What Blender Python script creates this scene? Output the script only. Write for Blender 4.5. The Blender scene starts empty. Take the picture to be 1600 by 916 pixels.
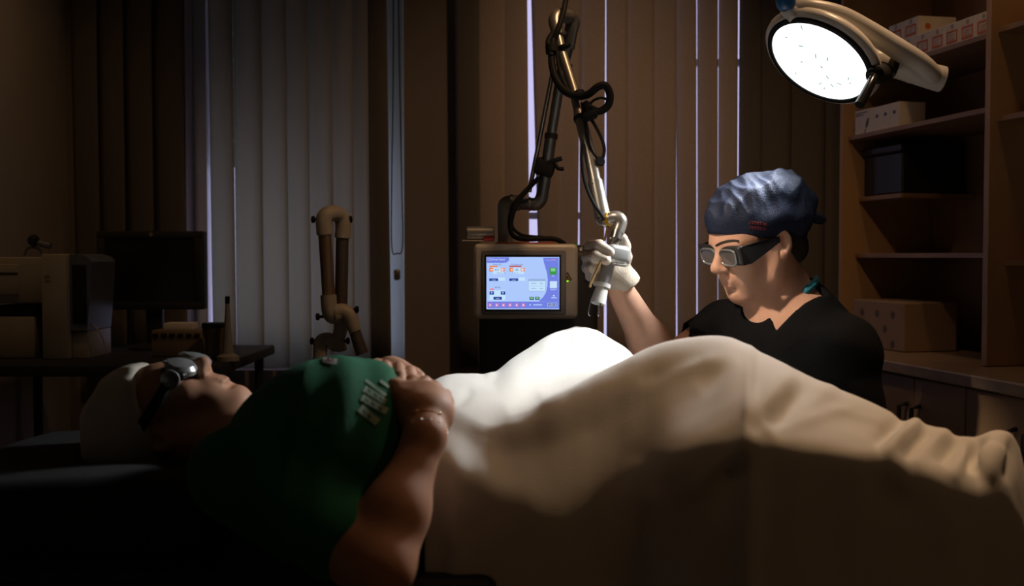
import bpy, bmesh, math, random
import numpy as np
from mathutils import Vector, Matrix, Quaternion

# ------------------------------------------------------------------ camera
F_PX = 1700.0                      # focal length in pixels of the 1600 px wide frame
CAM_Z = 1.2
PITCH = math.atan(58 / F_PX)
scene = bpy.context.scene
cam_data = bpy.data.cameras.new('camera')
cam_data.sensor_width = 36.0
cam_data.lens = 36.0 * F_PX / 1600.0
cam_data.clip_start = 0.02
cam_data.dof.use_dof = True
cam_data.dof.focus_distance = 2.42
cam_data.dof.aperture_fstop = 3.6
cam = bpy.data.objects.new('camera', cam_data)
scene.collection.objects.link(cam)
cam.location = (0, 0, CAM_Z)
cam.rotation_euler = (math.pi / 2 - PITCH, 0, 0)
scene.camera = cam

# ------------------------------------------------------------------ sky, exposure
world = bpy.data.worlds.new('overcast_sky')
scene.world = world
world.use_nodes = True
bg = world.node_tree.nodes['Background']
bg.inputs[0].default_value = (0.70, 0.63, 0.95, 1)
bg.inputs[1].default_value = 1.0
scene.view_settings.view_transform = 'Standard'
scene.view_settings.look = 'None'
scene.view_settings.exposure = 0.0
scene.view_settings.gamma = 1.0
scene.view_settings.use_curve_mapping = False
try:
    scene.cycles.use_denoising = True
    scene.cycles.max_bounces = 8
    scene.cycles.sample_clamp_indirect = 4.0
except Exception:
    pass

# ------------------------------------------------------------------ lights of the room and added fill spots
def spot(name, loc, aim, energy, color, size_deg, blend, radius):
    l = bpy.data.lights.new(name, 'SPOT')
    l.energy = energy; l.color = color
    l.spot_size = math.radians(size_deg); l.spot_blend = blend
    l.shadow_soft_size = radius
    o = bpy.data.objects.new(name, l)
    scene.collection.objects.link(o)
    o.location = loc
    o.rotation_euler = (Vector(aim) - Vector(loc)).to_track_quat('-Z', 'Y').to_euler()
    return o

DOWNLIGHTS_AND_FILLS = [  # (x, y, z, aim, energy, cone, radius, tint): warm ceiling spots above the frame, last two added fill
    (0.98, 2.25, 2.66, (0.74, 1.72, 0.95), 80.0, 58, 0.05, (1.0, 0.62, 0.35)),
    (0.38, 2.16, 2.66, (0.12, 3.60, 0.95), 32.0, 80, 0.05, (1.0, 0.60, 0.32)),
    (1.02, 2.60, 2.66, (1.14, 2.75, 1.3), 7.5, 115, 0.05, (1.0, 0.56, 0.26)),
    (-1.15, 2.55, 2.66, (-1.60, 3.30, 1.3), 8.0, 74, 0.05, (1.0, 0.58, 0.26)),
    (-0.80, 1.55, 2.66, (0.48, 2.36, 1.21), 230.0, 12.5, 0.03, (1.0, 0.80, 0.62)),  # added spot to brighten the surgeon's face, no such lamp seen
    (0.95, 0.45, 2.66, (0.42, 1.42, 0.60), 4.5, 52, 0.05, (1.0, 0.55, 0.25)),  # added fill spot for the sheet's dark front
]
for dx, dy, dz, aim, en, cone, rad, tint in DOWNLIGHTS_AND_FILLS:
    spot('downlight_or_fill_beam', (dx, dy, dz), aim, en, tint, cone, 1.0, rad)

# daylight enters through the two windows: portals guide the sampling of the sky
def portal(cx, cy, cz, w, h):
    l = bpy.data.lights.new('window_portal', 'AREA')
    l.shape = 'RECTANGLE'; l.size = w; l.size_y = h
    l.cycles.is_portal = True
    o = bpy.data.objects.new('window_portal', l)
    scene.collection.objects.link(o)
    o.location = (cx, cy, cz)
    o.rotation_euler = (math.radians(-90), 0, 0)   # shines towards -Y

# ------------------------------------------------------------------ helpers
col = scene.collection

def ray(px, py):
    u = (px - 800) / F_PX; v = (458 - py) / F_PX
    return Vector((u, math.cos(PITCH) + v * math.sin(PITCH), v * math.cos(PITCH) - math.sin(PITCH)))

def P(px, py, Y):
    """world point seen at photo pixel (px, py) standing at depth Y"""
    d = ray(px, py)
    t = Y / d.y
    return Vector((d.x * t, Y, CAM_Z + d.z * t))

def proj(co):
    co = np.asarray(co, dtype=np.float64)
    X, Y, Z = co[..., 0], co[..., 1], co[..., 2] - CAM_Z
    d = Y * math.cos(PITCH) - Z * math.sin(PITCH)
    v = Y * math.sin(PITCH) + Z * math.cos(PITCH)
    return np.stack([800 + F_PX * X / d, 458 - F_PX * v / d], -1)

def pix(px_len, Y):
    return px_len * Y / F_PX

MATS = {}
def material(name, color, rough=0.6, metal=0.0, var=0.08, scale=12.0, bump=0.0, bscale=60.0,
             spec=0.5, emit=None, estr=0.0, trans=0.0, tcol=None, sheen=0.0, stretch=None, sss=0.0, alpha=None, transmission=0.0):
    if name in MATS:
        return MATS[name]
    m = bpy.data.materials.new(name); m.use_nodes = True
    nt = m.node_tree; N = nt.nodes; L = nt.links
    b = N['Principled BSDF']
    tc = N.new('ShaderNodeTexCoord')
    mp = N.new('ShaderNodeMapping')
    if stretch: mp.inputs['Scale'].default_value = stretch
    L.new(tc.outputs['Object'], mp.inputs[0])
    nz = N.new('ShaderNodeTexNoise'); nz.inputs['Scale'].default_value = scale
    nz.inputs['Detail'].default_value = 4
    L.new(mp.outputs[0], nz.inputs['Vector'])
    rp = N.new('ShaderNodeValToRGB')
    c = np.array(color[:3])
    lo = np.clip(c * (1 - var), 0, 1); hi = np.clip(c * (1 + var), 0, 1)
    rp.color_ramp.elements[0].position = 0.3; rp.color_ramp.elements[1].position = 0.7
    rp.color_ramp.elements[0].color = (*lo, 1); rp.color_ramp.elements[1].color = (*hi, 1)
    L.new(nz.outputs['Fac'], rp.inputs[0])
    L.new(rp.outputs[0], b.inputs['Base Color'])
    b.inputs['Roughness'].default_value = rough
    b.inputs['Metallic'].default_value = metal
    b.inputs['Specular IOR Level'].default_value = spec
    if sheen:
        b.inputs['Sheen Weight'].default_value = sheen
    if sss:
        b.inputs['Subsurface Weight'].default_value = sss
        b.inputs['Subsurface Radius'].default_value = (0.012, 0.004, 0.002)
        b.inputs['Subsurface Scale'].default_value = 1.0
    if transmission:
        b.inputs['Transmission Weight'].default_value = transmission
    if alpha is not None:
        b.inputs['Alpha'].default_value = alpha
    if bump:
        n2 = N.new('ShaderNodeTexNoise'); n2.inputs['Scale'].default_value = bscale
        n2.inputs['Detail'].default_value = 5
        L.new(mp.outputs[0], n2.inputs['Vector'])
        bp = N.new('ShaderNodeBump'); bp.inputs['Strength'].default_value = bump
        bp.inputs['Distance'].default_value = 0.01
        L.new(n2.outputs['Fac'], bp.inputs['Height'])
        L.new(bp.outputs[0], b.inputs['Normal'])
    if emit is not None:
        b.inputs['Emission Color'].default_value = (*emit, 1)
        b.inputs['Emission Strength'].default_value = estr
    if trans:
        out = N['Material Output']
        tr = N.new('ShaderNodeBsdfTranslucent')
        if tcol: tr.inputs[0].default_value = (*tcol, 1)
        else: L.new(rp.outputs[0], tr.inputs[0])
        mx = N.new('ShaderNodeMixShader'); mx.inputs[0].default_value = trans
        L.new(b.outputs[0], mx.inputs[1]); L.new(tr.outputs[0], mx.inputs[2])
        L.new(mx.outputs[0], out.inputs['Surface'])
    MATS[name] = m
    return m

class MB:
    """collects geometry for ONE mesh object"""
    def __init__(s): s.v = []; s.f = []
    def add(s, vs, fs):
        n = len(s.v); s.v += [tuple(map(float, q)) for q in vs]; s.f += [tuple(i + n for i in f) for f in fs]; return s
    def box(s, lo, hi, M=None, bev=0.0, seg=2):
        bm = bmesh.new()
        bmesh.ops.create_cube(bm, size=1.0)
        lo = Vector(lo); hi = Vector(hi)
        for q in bm.verts:
            q.co = Vector(((lo.x + hi.x) / 2 + q.co.x * (hi.x - lo.x), (lo.y + hi.y) / 2 + q.co.y * (hi.y - lo.y), (lo.z + hi.z) / 2 + q.co.z * (hi.z - lo.z)))
        if bev:
            bmesh.ops.bevel(bm, geom=list(bm.edges), offset=bev, segments=seg, affect='EDGES', profile=0.5)
        if M is not None: bmesh.ops.transform(bm, matrix=M, verts=bm.verts)
        bm.verts.index_update()
        s.add([q.co for q in bm.verts], [[q.index for q in f.verts] for f in bm.faces]); bm.free(); return s
    def tube(s, pts, r, n=12, caps=True, smooth=0):
        pts = [Vector(p) for p in pts]
        rs = list(r) if hasattr(r, '__len__') else [r] * len(pts)
        if smooth and len(pts) > 2:
            np_, nr = [], []
            for i in range(len(pts) - 1):
                p0 = pts[max(i - 1, 0)]; p1 = pts[i]; p2 = pts[i + 1]; p3 = pts[min(i + 2, len(pts) - 1)]
                for k in range(smooth):
                    t = k / smooth
                    np_.append(0.5 * ((2 * p1) + (p2 - p0) * t + (2 * p0 - 5 * p1 + 4 * p2 - p3) * t * t + (3 * p1 - p0 - 3 * p2 + p3) * t ** 3))
                    nr.append(rs[i] + (rs[i + 1] - rs[i]) * t)
            np_.append(pts[-1]); nr.append(rs[-1]); pts, rs = np_, nr
        m = len(pts); tang = []
        for i in range(m):
            t = (pts[min(i + 1, m - 1)] - pts[max(i - 1, 0)])
            tang.append(t.normalized() if t.length > 1e-9 else Vector((0, 0, 1)))
        a = tang[0].orthogonal().normalized()
        vs = []; fs = []
        for i in range(m):
            a = (a - tang[i] * a.dot(tang[i]))
            a = a.normalized() if a.length > 1e-6 else tang[i].orthogonal().normalized()
            b = tang[i].cross(a)
            for k in range(n):
                q = 2 * math.pi * k / n
                vs.append(pts[i] + (a * math.cos(q) + b * math.sin(q)) * rs[i])
        for i in range(m - 1):
            for k in range(n):
                k2 = (k + 1) % n
                fs.append((i * n + k, i * n + k2, (i + 1) * n + k2, (i + 1) * n + k))
        if caps:
            fs.append(tuple(range(n))[::-1]); fs.append(tuple((m - 1) * n + k for k in range(n)))
        return s.add(vs, fs)
    def lathe(s, base, axis, prof, n=24):
        """prof: list of (distance along the axis, radius)"""
        base = Vector(base); ax = Vector(axis).normalized(); a = ax.orthogonal().normalized(); b = ax.cross(a)
        vs = []; fs = []
        for h, r in prof:
            for k in range(n):
                q = 2 * math.pi * k / n
                vs.append(base + ax * h + (a * math.cos(q) + b * math.sin(q)) * max(r, 1e-5))
        m = len(prof)
        for i in range(m - 1):
            for k in range(n):
                k2 = (k + 1) % n
                fs.append((i * n + k, i * n + k2, (i + 1) * n + k2, (i + 1) * n + k))
        fs.append(tuple(range(n))[::-1]); fs.append(tuple((m - 1) * n + k for k in range(n)))
        return s.add(vs, fs)
    def grid(s, g):
        """g: array (n, m, 3)"""
        n, m = g.shape[:2]
        return s.add(g.reshape(-1, 3), [(i * m + j, i * m + j + 1, (i + 1) * m + j + 1, (i + 1) * m + j) for i in range(n - 1) for j in range(m - 1)])
    def prism(s, poly, off):
        """polygon (list of points) extruded by the vector off"""
        n = len(poly); off = Vector(off)
        vs = [Vector(p) for p in poly] + [Vector(p) + off for p in poly]
        fs = [tuple(range(n)), tuple(range(2 * n - 1, n - 1, -1))] + [(k, k + n, (k + 1) % n + n, (k + 1) % n) for k in range(n)]
        return s.add(vs, fs)
    def build(s, name, mat, parent=None, smooth=True, angle=35, label=None):
        me = bpy.data.meshes.new(name)
        off = parent_loc(parent)
        me.from_pydata([(x - off.x, y - off.y, z - off.z) for x, y, z in s.v], [], s.f)
        bm = bmesh.new(); bm.from_mesh(me); bmesh.ops.recalc_face_normals(bm, faces=bm.faces); bm.to_mesh(me); bm.free()
        return finish(me, name, mat, parent, smooth, angle, label)

def parent_loc(p):
    o = Vector((0, 0, 0))
    while p is not None:
        o = o + p.location; p = p.parent
    return o

def finish(me, name, mat, parent=None, smooth=True, angle=35, label=None):
    me.materials.append(mat)
    if smooth:
        me.polygons.foreach_set('use_smooth', [True] * len(me.polygons))
        if angle: me.set_sharp_from_angle(angle=math.radians(angle))
    o = bpy.data.objects.new(name, me); col.objects.link(o)
    if parent is not None: o.parent = parent
    if label: o['label'] = label
    return o

def thing(name, label, cat, loc=(0, 0, 0), group=None):
    o = bpy.data.objects.new(name, None); col.objects.link(o)
    o.empty_display_size = 0.05
    o.location = loc; o['label'] = label; o['category'] = cat
    if group: o['group'] = group
    return o

def tag(o, label, cat, group=None, kind=None):
    o['label'] = label; o['category'] = cat
    if group: o['group'] = group
    if kind: o['kind'] = kind
    return o

def struct(o):
    o['kind'] = 'structure'; return o

def frame(origin, xdir, zdir):
    """matrix whose x axis is xdir, z axis about zdir"""
    x = Vector(xdir).normalized(); z = Vector(zdir); z = (z - x * z.dot(x)).normalized(); y = z.cross(x)
    M = Matrix((x, y, z)).transposed().to_4x4(); M.translation = Vector(origin); return M

def text_mesh(name, body, size, origin, xdir, ydir, mat, parent, align='LEFT', depth=0.0, label=None):
    cu = bpy.data.curves.new(name, 'FONT'); cu.body = body; cu.size = size; cu.align_x = align; cu.extrude = depth
    cu.resolution_u = 3
    ob = bpy.data.objects.new(name + '_tmp', cu); col.objects.link(ob)
    dg = bpy.context.evaluated_depsgraph_get()
    me = bpy.data.meshes.new_from_object(ob.evaluated_get(dg)); bpy.data.objects.remove(ob)
    x = Vector(xdir).normalized(); y = Vector(ydir).normalized(); z = x.cross(y)
    M = Matrix((x, y, z)).transposed().to_4x4(); M.translation = Vector(origin) - parent_loc(parent)
    me.transform(M); me.name = name
    return finish(me, name, mat, parent, smooth=False, label=label)

# --- signed distance modelling (bodies, clothes): smooth unions turned into one continuous mesh
class Field:
    def __init__(s, lo, hi, h):
        s.lo = np.array(lo, np.float32); s.h = h
        n = np.ceil((np.array(hi) - np.array(lo)) / h).astype(int) + 1
        s.n = n
        s.ax = [s.lo[i] + h * np.arange(n[i], dtype=np.float32) for i in range(3)]
        s.D = np.full(n, 0.2, np.float32)
    def _slice(s, lo, hi):
        a = [max(0, int((lo[i] - s.lo[i]) / s.h) - 1) for i in range(3)]
        b = [min(int(s.n[i]), int((hi[i] - s.lo[i]) / s.h) + 3) for i in range(3)]
        if any(b[i] <= a[i] for i in range(3)): return None, None
        sl = tuple(slice(a[i], b[i]) for i in range(3))
        X, Y, Z = np.meshgrid(s.ax[0][sl[0]], s.ax[1][sl[1]], s.ax[2][sl[2]], indexing='ij')
        return sl, np.stack([X, Y, Z], -1)
    def op(s, fn, lo, hi, k, mode='add'):
        m = 2.0 * k + 0.03
        sl, p = s._slice([q - m for q in lo], [q + m for q in hi])
        if sl is None: return s
        d = fn(p); c = s.D[sl]
        if mode == 'add':
            if k > 0:
                hh = np.maximum(k - np.abs(c - d), 0) / k
                s.D[sl] = np.minimum(c, d) - hh * hh * k * 0.25
            else: s.D[sl] = np.minimum(c, d)
        elif mode == 'sub':
            d = -d
            if k > 0:
                hh = np.maximum(k - np.abs(c - d), 0) / k
                s.D[sl] = np.maximum(c, d) + hh * hh * k * 0.25
            else: s.D[sl] = np.maximum(c, d)
        return s
    def cap(s, a, b, ra, rb=None, k=0.01, mode='add'):
        rb = ra if rb is None else rb
        a = np.array(a, np.float32); b = np.array(b, np.float32); ab = b - a; L2 = max(float(ab @ ab), 1e-9)
        def fn(p):
            t = np.clip(((p - a) @ ab) / L2, 0, 1)
            q = p - a - t[..., None] * ab
            return np.sqrt((q * q).sum(-1)) - (ra + (rb - ra) * t)
        r = max(ra, rb)
        return s.op(fn, np.minimum(a, b) - r, np.maximum(a, b) + r, k, mode)
    def chain(s, pts, rs, k=0.01):
        for i in range(len(pts) - 1): s.cap(pts[i], pts[i + 1], rs[i], rs[i + 1], k)
        return s
    def ell(s, c, r, R=None, k=0.02, mode='add'):
        c = np.array(c, np.float32); r = np.array(r, np.float32)
        R = None if R is None else np.array(R, np.float32)
        def fn(p):
            q = p - c
            if R is not None: q = q @ R          # world -> local (R columns are the local axes)
            k0 = np.sqrt(((q / r) ** 2).sum(-1)); k1 = np.sqrt(((q / (r * r)) ** 2).sum(-1)) + 1e-9
            return k0 * (k0 - 1) / k1
        m = float(r.max())
        return s.op(fn, c - m, c + m, k, mode)
    def rbox(s, c, hsize, R=None, rad=0.01, k=0.01, mode='add'):
        c = np.array(c, np.float32); hs = np.array(hsize, np.float32) - rad
        R = None if R is None else np.array(R, np.float32)
        def fn(p):
            q = p - c
            if R is not None: q = q @ R
            q = np.abs(q) - hs
            return np.sqrt((np.maximum(q, 0) ** 2).sum(-1)) + np.minimum(q.max(-1), 0) - rad
        m = float(np.linalg.norm(hsize))
        return s.op(fn, c - m, c + m, k, mode)
    def plane(s, pt, n, k=0.004):
        """keep only what lies behind the plane"""
        pt = np.array(pt, np.float32); n = np.array(n, np.float32); n /= np.linalg.norm(n)
        X, Y, Z = np.meshgrid(*s.ax, indexing='ij')
        d = (X - pt[0]) * n[0] + (Y - pt[1]) * n[1] + (Z - pt[2]) * n[2]
        s.D = np.maximum(s.D, d); return s
    def mesh(s, smooth_it=1):
        D = s.D; n = D.shape; ins = D < 0
        c = np.zeros(tuple(q - 1 for q in n), np.int8)
        for i in (0, 1):
            for j in (0, 1):
                for k in (0, 1):
                    c += ins[i:n[0] - 1 + i, j:n[1] - 1 + j, k:n[2] - 1 + k]
        cell = np.argwhere((c > 0) & (c < 8))
        idx = -np.ones(c.shape, np.int64); idx[tuple(cell.T)] = np.arange(len(cell))
        acc = np.zeros((len(cell), 3)); cnt = np.zeros(len(cell))
        corners = [(i, j, k) for i in (0, 1) for j in (0, 1) for k in (0, 1)]
        for A in corners:
            for ax in range(3):
                if A[ax]: continue
                B = list(A); B[ax] = 1
                da = D[tuple((cell + A).T)]; db = D[tuple((cell + B).T)]
                m = (da < 0) != (db < 0)
                t = da[m] / (da[m] - db[m])
                pt = np.tile(np.array(A, float), (m.sum(), 1)); pt[:, ax] += t
                acc[m] += pt; cnt[m] += 1
        V = s.lo + s.h * (cell + acc / cnt[:, None])
        faces = []
        for ax in range(3):
            a1, a2 = [(1, 2), (2, 0), (0, 1)][ax]
            sl0 = [slice(1, q - 1) for q in n]; sl0[ax] = slice(0, n[ax] - 1)
            sl1 = list(sl0); sl1[ax] = slice(1, n[ax])
            i0 = ins[tuple(sl0)]; i1 = ins[tuple(sl1)]
            e = np.argwhere(i0 != i1)
            off = np.array([1, 1, 1]); off[ax] = 0
            g = e + off; flip = i0[tuple(e.T)]
            q = []
            for d1, d2 in ((0, 0), (1, 0), (1, 1), (0, 1)):
                w = g.copy(); w[:, a1] -= 1 - d1; w[:, a2] -= 1 - d2
                q.append(idx[tuple(w.T)])
            q = np.stack(q, 1)
            q[~flip] = q[~flip][:, ::-1]
            faces.append(q)
        Fc = np.concatenate(faces)
        Fc = Fc[(Fc >= 0).all(1)]
        for _ in range(smooth_it):      # light relaxation
            S = np.zeros_like(V); W = np.zeros(len(V))
            for a_, b_ in ((0, 1), (1, 2), (2, 3), (3, 0)):
                np.add.at(S, Fc[:, a_], V[Fc[:, b_]]); np.add.at(W, Fc[:, a_], 1)
                np.add.at(S, Fc[:, b_], V[Fc[:, a_]]); np.add.at(W, Fc[:, b_], 1)
            V = V * 0.5 + 0.5 * S / np.maximum(W, 1)[:, None]
        return V, Fc
    def build(s, name, mat, parent=None, smooth_it=1, warp=None, label=None):
        V, Fc = s.mesh(smooth_it)
        if warp is not None: V = warp(V, Fc)
        off = np.array(parent_loc(parent))
        V = V - off
        me = bpy.data.meshes.new(name)
        me.vertices.add(len(V)); me.vertices.foreach_set('co', V.astype(np.float32).ravel())
        me.loops.add(len(Fc) * 4); me.loops.foreach_set('vertex_index', Fc.astype(np.int32).ravel())
        me.polygons.add(len(Fc)); me.polygons.foreach_set('loop_start', np.arange(0, len(Fc) * 4, 4, dtype=np.int32))
        me.update(calc_edges=True); me.validate()
        return finish(me, name, mat, parent, True, None, label)

def vnoise(V, scale, seed=0):
    """cheap smooth 3D noise from summed sines"""
    rng = np.random.default_rng(seed); o = np.zeros(len(V))
    for _ in range(7):
        d = rng.normal(size=3); d /= np.linalg.norm(d)
        o += np.sin(V @ d * scale * rng.uniform(0.6, 1.6) + rng.uniform(0, 6.28))
    return o / 4.0

def vnormals(V, Fc):
    nrm = np.zeros_like(V)
    fn = np.cross(V[Fc[:, 2]] - V[Fc[:, 0]], V[Fc[:, 3]] - V[Fc[:, 1]])
    for k in range(4): np.add.at(nrm, Fc[:, k], fn)
    return nrm / (np.linalg.norm(nrm, axis=1)[:, None] + 1e-12)
# ------------------------------------------------------------------ materials of the setting
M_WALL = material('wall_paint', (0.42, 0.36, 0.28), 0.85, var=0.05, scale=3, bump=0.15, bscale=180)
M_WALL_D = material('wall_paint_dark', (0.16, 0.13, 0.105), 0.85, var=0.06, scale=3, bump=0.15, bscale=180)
M_CEIL = material('ceiling_paint', (0.55, 0.5, 0.44), 0.9, var=0.03, scale=3, bump=0.1, bscale=150)
M_FLOOR = material('floor_vinyl', (0.16, 0.12, 0.09), 0.5, var=0.15, scale=5, bump=0.05, bscale=90)
M_PVC = material('white_pvc', (0.72, 0.76, 0.8), 0.4, var=0.03)
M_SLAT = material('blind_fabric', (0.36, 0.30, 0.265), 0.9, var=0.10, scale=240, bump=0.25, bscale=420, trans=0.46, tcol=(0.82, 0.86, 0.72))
M_SLAT_DIM = material('blind_fabric_dim', (0.38, 0.30, 0.25), 0.9, var=0.10, scale=240, bump=0.25, bscale=420, trans=0.14, tcol=(0.80, 0.80, 0.55))  # same fabric, weaker and warmer window glow set in the material
M_SASH_GLOW = material('sash_glow', (0.5, 0.55, 0.6), 0.6, var=0.05, trans=0.9, tcol=(0.90, 0.99, 0.92))  # translucent so the solid sash frame glows as if daylit
M_SLAT_UNLIT = material('blind_fabric_unlit', (0.10, 0.086, 0.07), 0.9, var=0.10, scale=240, bump=0.25, bscale=420, trans=0.03)  # same fabric, shade of the unlit slats put into its colour
M_RAIL = material('rail_aluminium', (0.35, 0.34, 0.33), 0.4, metal=0.7)
M_BLACK = material('black_plastic', (0.012, 0.012, 0.013), 0.45, var=0.2)
M_WOOD = material('maple_laminate', (0.40, 0.25, 0.125), 0.5, var=0.12, scale=7, stretch=(1, 1, 0.12), bump=0.04, bscale=40)
M_WOOD_D = material('brown_laminate', (0.27, 0.165, 0.085), 0.5, var=0.12, scale=7, stretch=(1, 1, 0.12), bump=0.04, bscale=40)
M_STEEL = material('brushed_steel', (0.5, 0.48, 0.45), 0.3, metal=1.0, var=0.08, scale=60, stretch=(1, 1, 0.1))
M_CARD = material('white_carton', (0.70, 0.66, 0.6), 0.7, var=0.04, scale=20)
M_RED = material('orange_red_print', (0.62, 0.14, 0.03), 0.7, var=0.05)
M_INK = material('grey_ink', (0.08, 0.08, 0.09), 0.7, var=0.05)

def glass_mat():
    m = bpy.data.materials.new('window_glass'); m.use_nodes = True
    nt = m.node_tree; N = nt.nodes; L = nt.links
    for n in list(N):
        if n.type == 'BSDF_PRINCIPLED': N.remove(n)
    t = N.new('ShaderNodeBsdfTransparent'); t.inputs[0].default_value = (0.93, 0.95, 0.97, 1)
    g = N.new('ShaderNodeBsdfGlossy'); g.inputs['Roughness'].default_value = 0.02
    lw = N.new('ShaderNodeLayerWeight'); lw.inputs[0].default_value = 0.2
    nz = N.new('ShaderNodeTexNoise'); nz.inputs['Scale'].default_value = 3
    mu = N.new('ShaderNodeMath'); mu.operation = 'MULTIPLY'
    L.new(lw.outputs['Fresnel'], mu.inputs[0]); L.new(nz.outputs['Fac'], mu.inputs[1])
    mx = N.new('ShaderNodeMixShader')
    L.new(mu.outputs[0], mx.inputs[0]); L.new(t.outputs[0], mx.inputs[1]); L.new(g.outputs[0], mx.inputs[2])
    L.new(mx.outputs[0], N['Material Output'].inputs['Surface'])
    return m
M_GLASS = glass_mat()

# ------------------------------------------------------------------ room shell
YB = 3.80; XL = -1.55; YF = -1.3; ZC = 2.7
E_ = Vector((0.2018, -0.9794, 0)); N_ = Vector((0.9794, 0.2018, 0)); A_ = Vector((1.08, 3.6, 0))
def CAB(s, d, z): return A_ + E_ * s + N_ * d + Vector((0, 0, z))     # along the cabinet wall, into it, up
RW0 = CAB(-0.30, 0.36, 0); RW1 = CAB(5.1, 0.36, 0)
fl = [(XL - .1, YF - .1), (RW1.x + .1, YF - .1), (RW1.x + .1, YF), (RW0.x + .2, YB + .2), (XL - .1, YB + .2)]
struct(MB().prism([(x, y, -0.1) for x, y in fl], (0, 0, 0.1)).build('floor', M_FLOOR, smooth=False))
struct(MB().prism([(x, y, ZC) for x, y in fl], (0, 0, 0.1)).build('ceiling', M_CEIL, smooth=False))
struct(MB().box((XL - .12, YF - .1, 0), (XL, YB + .2, ZC)).build('wall_left', M_WALL, smooth=False))
struct(MB().box((XL, YF - .12, 0), (RW1.x + .1, YF, ZC)).build('wall_front', M_WALL, smooth=False))
struct(MB().prism([RW0, RW1, RW1 + N_ * .12, RW0 + N_ * .12], (0, 0, ZC)).build('wall_right', M_WALL, smooth=False))
W1 = (P(292, 400, YB).x, P(632, 400, YB).x, 0.80, 2.5)
W2 = (P(797, 400, YB).x, P(1192, 400, YB).x, 0.80, 2.5)
wb = MB()
xs = [XL, W1[0], W1[1], W2[0], W2[1], RW0.x + .15]
for x0, x1 in ((xs[0], xs[1]), (xs[2], xs[3]), (xs[4], xs[5])): wb.box((x0, YB, 0), (x1, YB + .2, ZC))
for w in (W1, W2):
    wb.box((w[0], YB, 0), (w[1], YB + .2, w[2])); wb.box((w[0], YB, w[3]), (w[1], YB + .2, ZC))
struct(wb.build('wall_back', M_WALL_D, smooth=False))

def window(name, w, mull, bars):
    t = bpy.data.objects.new(name, None); col.objects.link(t); t.location = (w[0], YB + .1, w[2]); struct(t)
    y0, y1 = YB + .10, YB + .15
    fr = MB(); fw = 0.045
    fr.box((w[0], y0, w[2]), (w[0] + fw, y1, w[3])); fr.box((w[1] - fw, y0, w[2]), (w[1], y1, w[3]))
    fr.box((w[0] + fw, y0, w[2]), (w[1] - fw, y1, w[2] + fw)); fr.box((w[0] + fw, y0, w[3] - fw), (w[1] - fw, y1, w[3]))
    fr.build('window_frame', M_PVC, t, smooth=False)
    if mull: MB().box((mull - .03, y0 + .002, w[2] + fw), (mull + .03, y1 - .002, w[3] - fw), bev=.004).build('mullion', M_PVC, t)
    for xa, xb, z in bars: MB().box((xa, y0 + .004, z - .012), (xb, y1 - .004, z + .012), bev=.003).build('transom', M_PVC, t)
    spans = [(w[0] + fw, mull - .03), (mull + .03, w[1] - fw)] if mull else [(w[0] + fw, w[1] - fw)]
    for a, b in spans: MB().box((a, y0 + .02, w[2] + fw), (b, y0 + .026, w[3] - fw)).build('pane', M_GLASS, t, smooth=False)
    return t
mid2 = P(985, 400, YB).x
w1 = window('window_1', W1, None, [])
w2 = window('window_2', W2, mid2, [(W2[0] + .045, mid2 - .03, P(900, 337, YB + .1).z), (mid2 + .03, W2[1] - .045, P(900, 97, YB + .1).z)])
portal((W1[0] + W1[1]) / 2, YB + .17, (W1[2] + W1[3]) / 2, W1[1] - W1[0], W1[3] - W1[2])
portal((W2[0] + W2[1]) / 2, YB + .17, (W2[2] + W2[3]) / 2, W2[1] - W2[0], W2[3] - W2[2])
# the opened sash at the right of the first window, its daylight glow set in the material, with handle
sx0, sx1 = P(604, 400, YB + .05).x, P(631, 400, YB + .05).x
sa = struct(MB().box((sx0, YB + .03, W1[2] + .02), (sx1, YB + .075, W1[3] - .02), bev=.006).build('trim_1', M_SASH_GLOW))
MB().box((P(616, 430, YB + .02).x, YB - .005, P(616, 438, YB).z), (P(625, 430, YB + .02).x, YB + .032, P(616, 421, YB).z), bev=.006).build('lock_plate', material('bronze_plate', (0.2, 0.15, 0.09), 0.4, metal=0.8), sa)
# unseen slats added outside the first window to darken the blind's top
sh = thing('daylight_blocker', 'grey unseen blocker added outside the left-hand window to shade the blind', 'light blocker', ((W1[0] + W1[1]) / 2, YB + .3, 1.8))
z = P(450, 262, YB + .3).z
while z < 2.75:
    MB().box((W1[0] - .06, YB + .29, z), (W1[1] + .06, YB + .302, z + .0485), bev=.003).build('blocker_slat', material('blocker_grey', (0.3, 0.3, 0.32), 0.5), sh)
    z += .05

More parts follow.
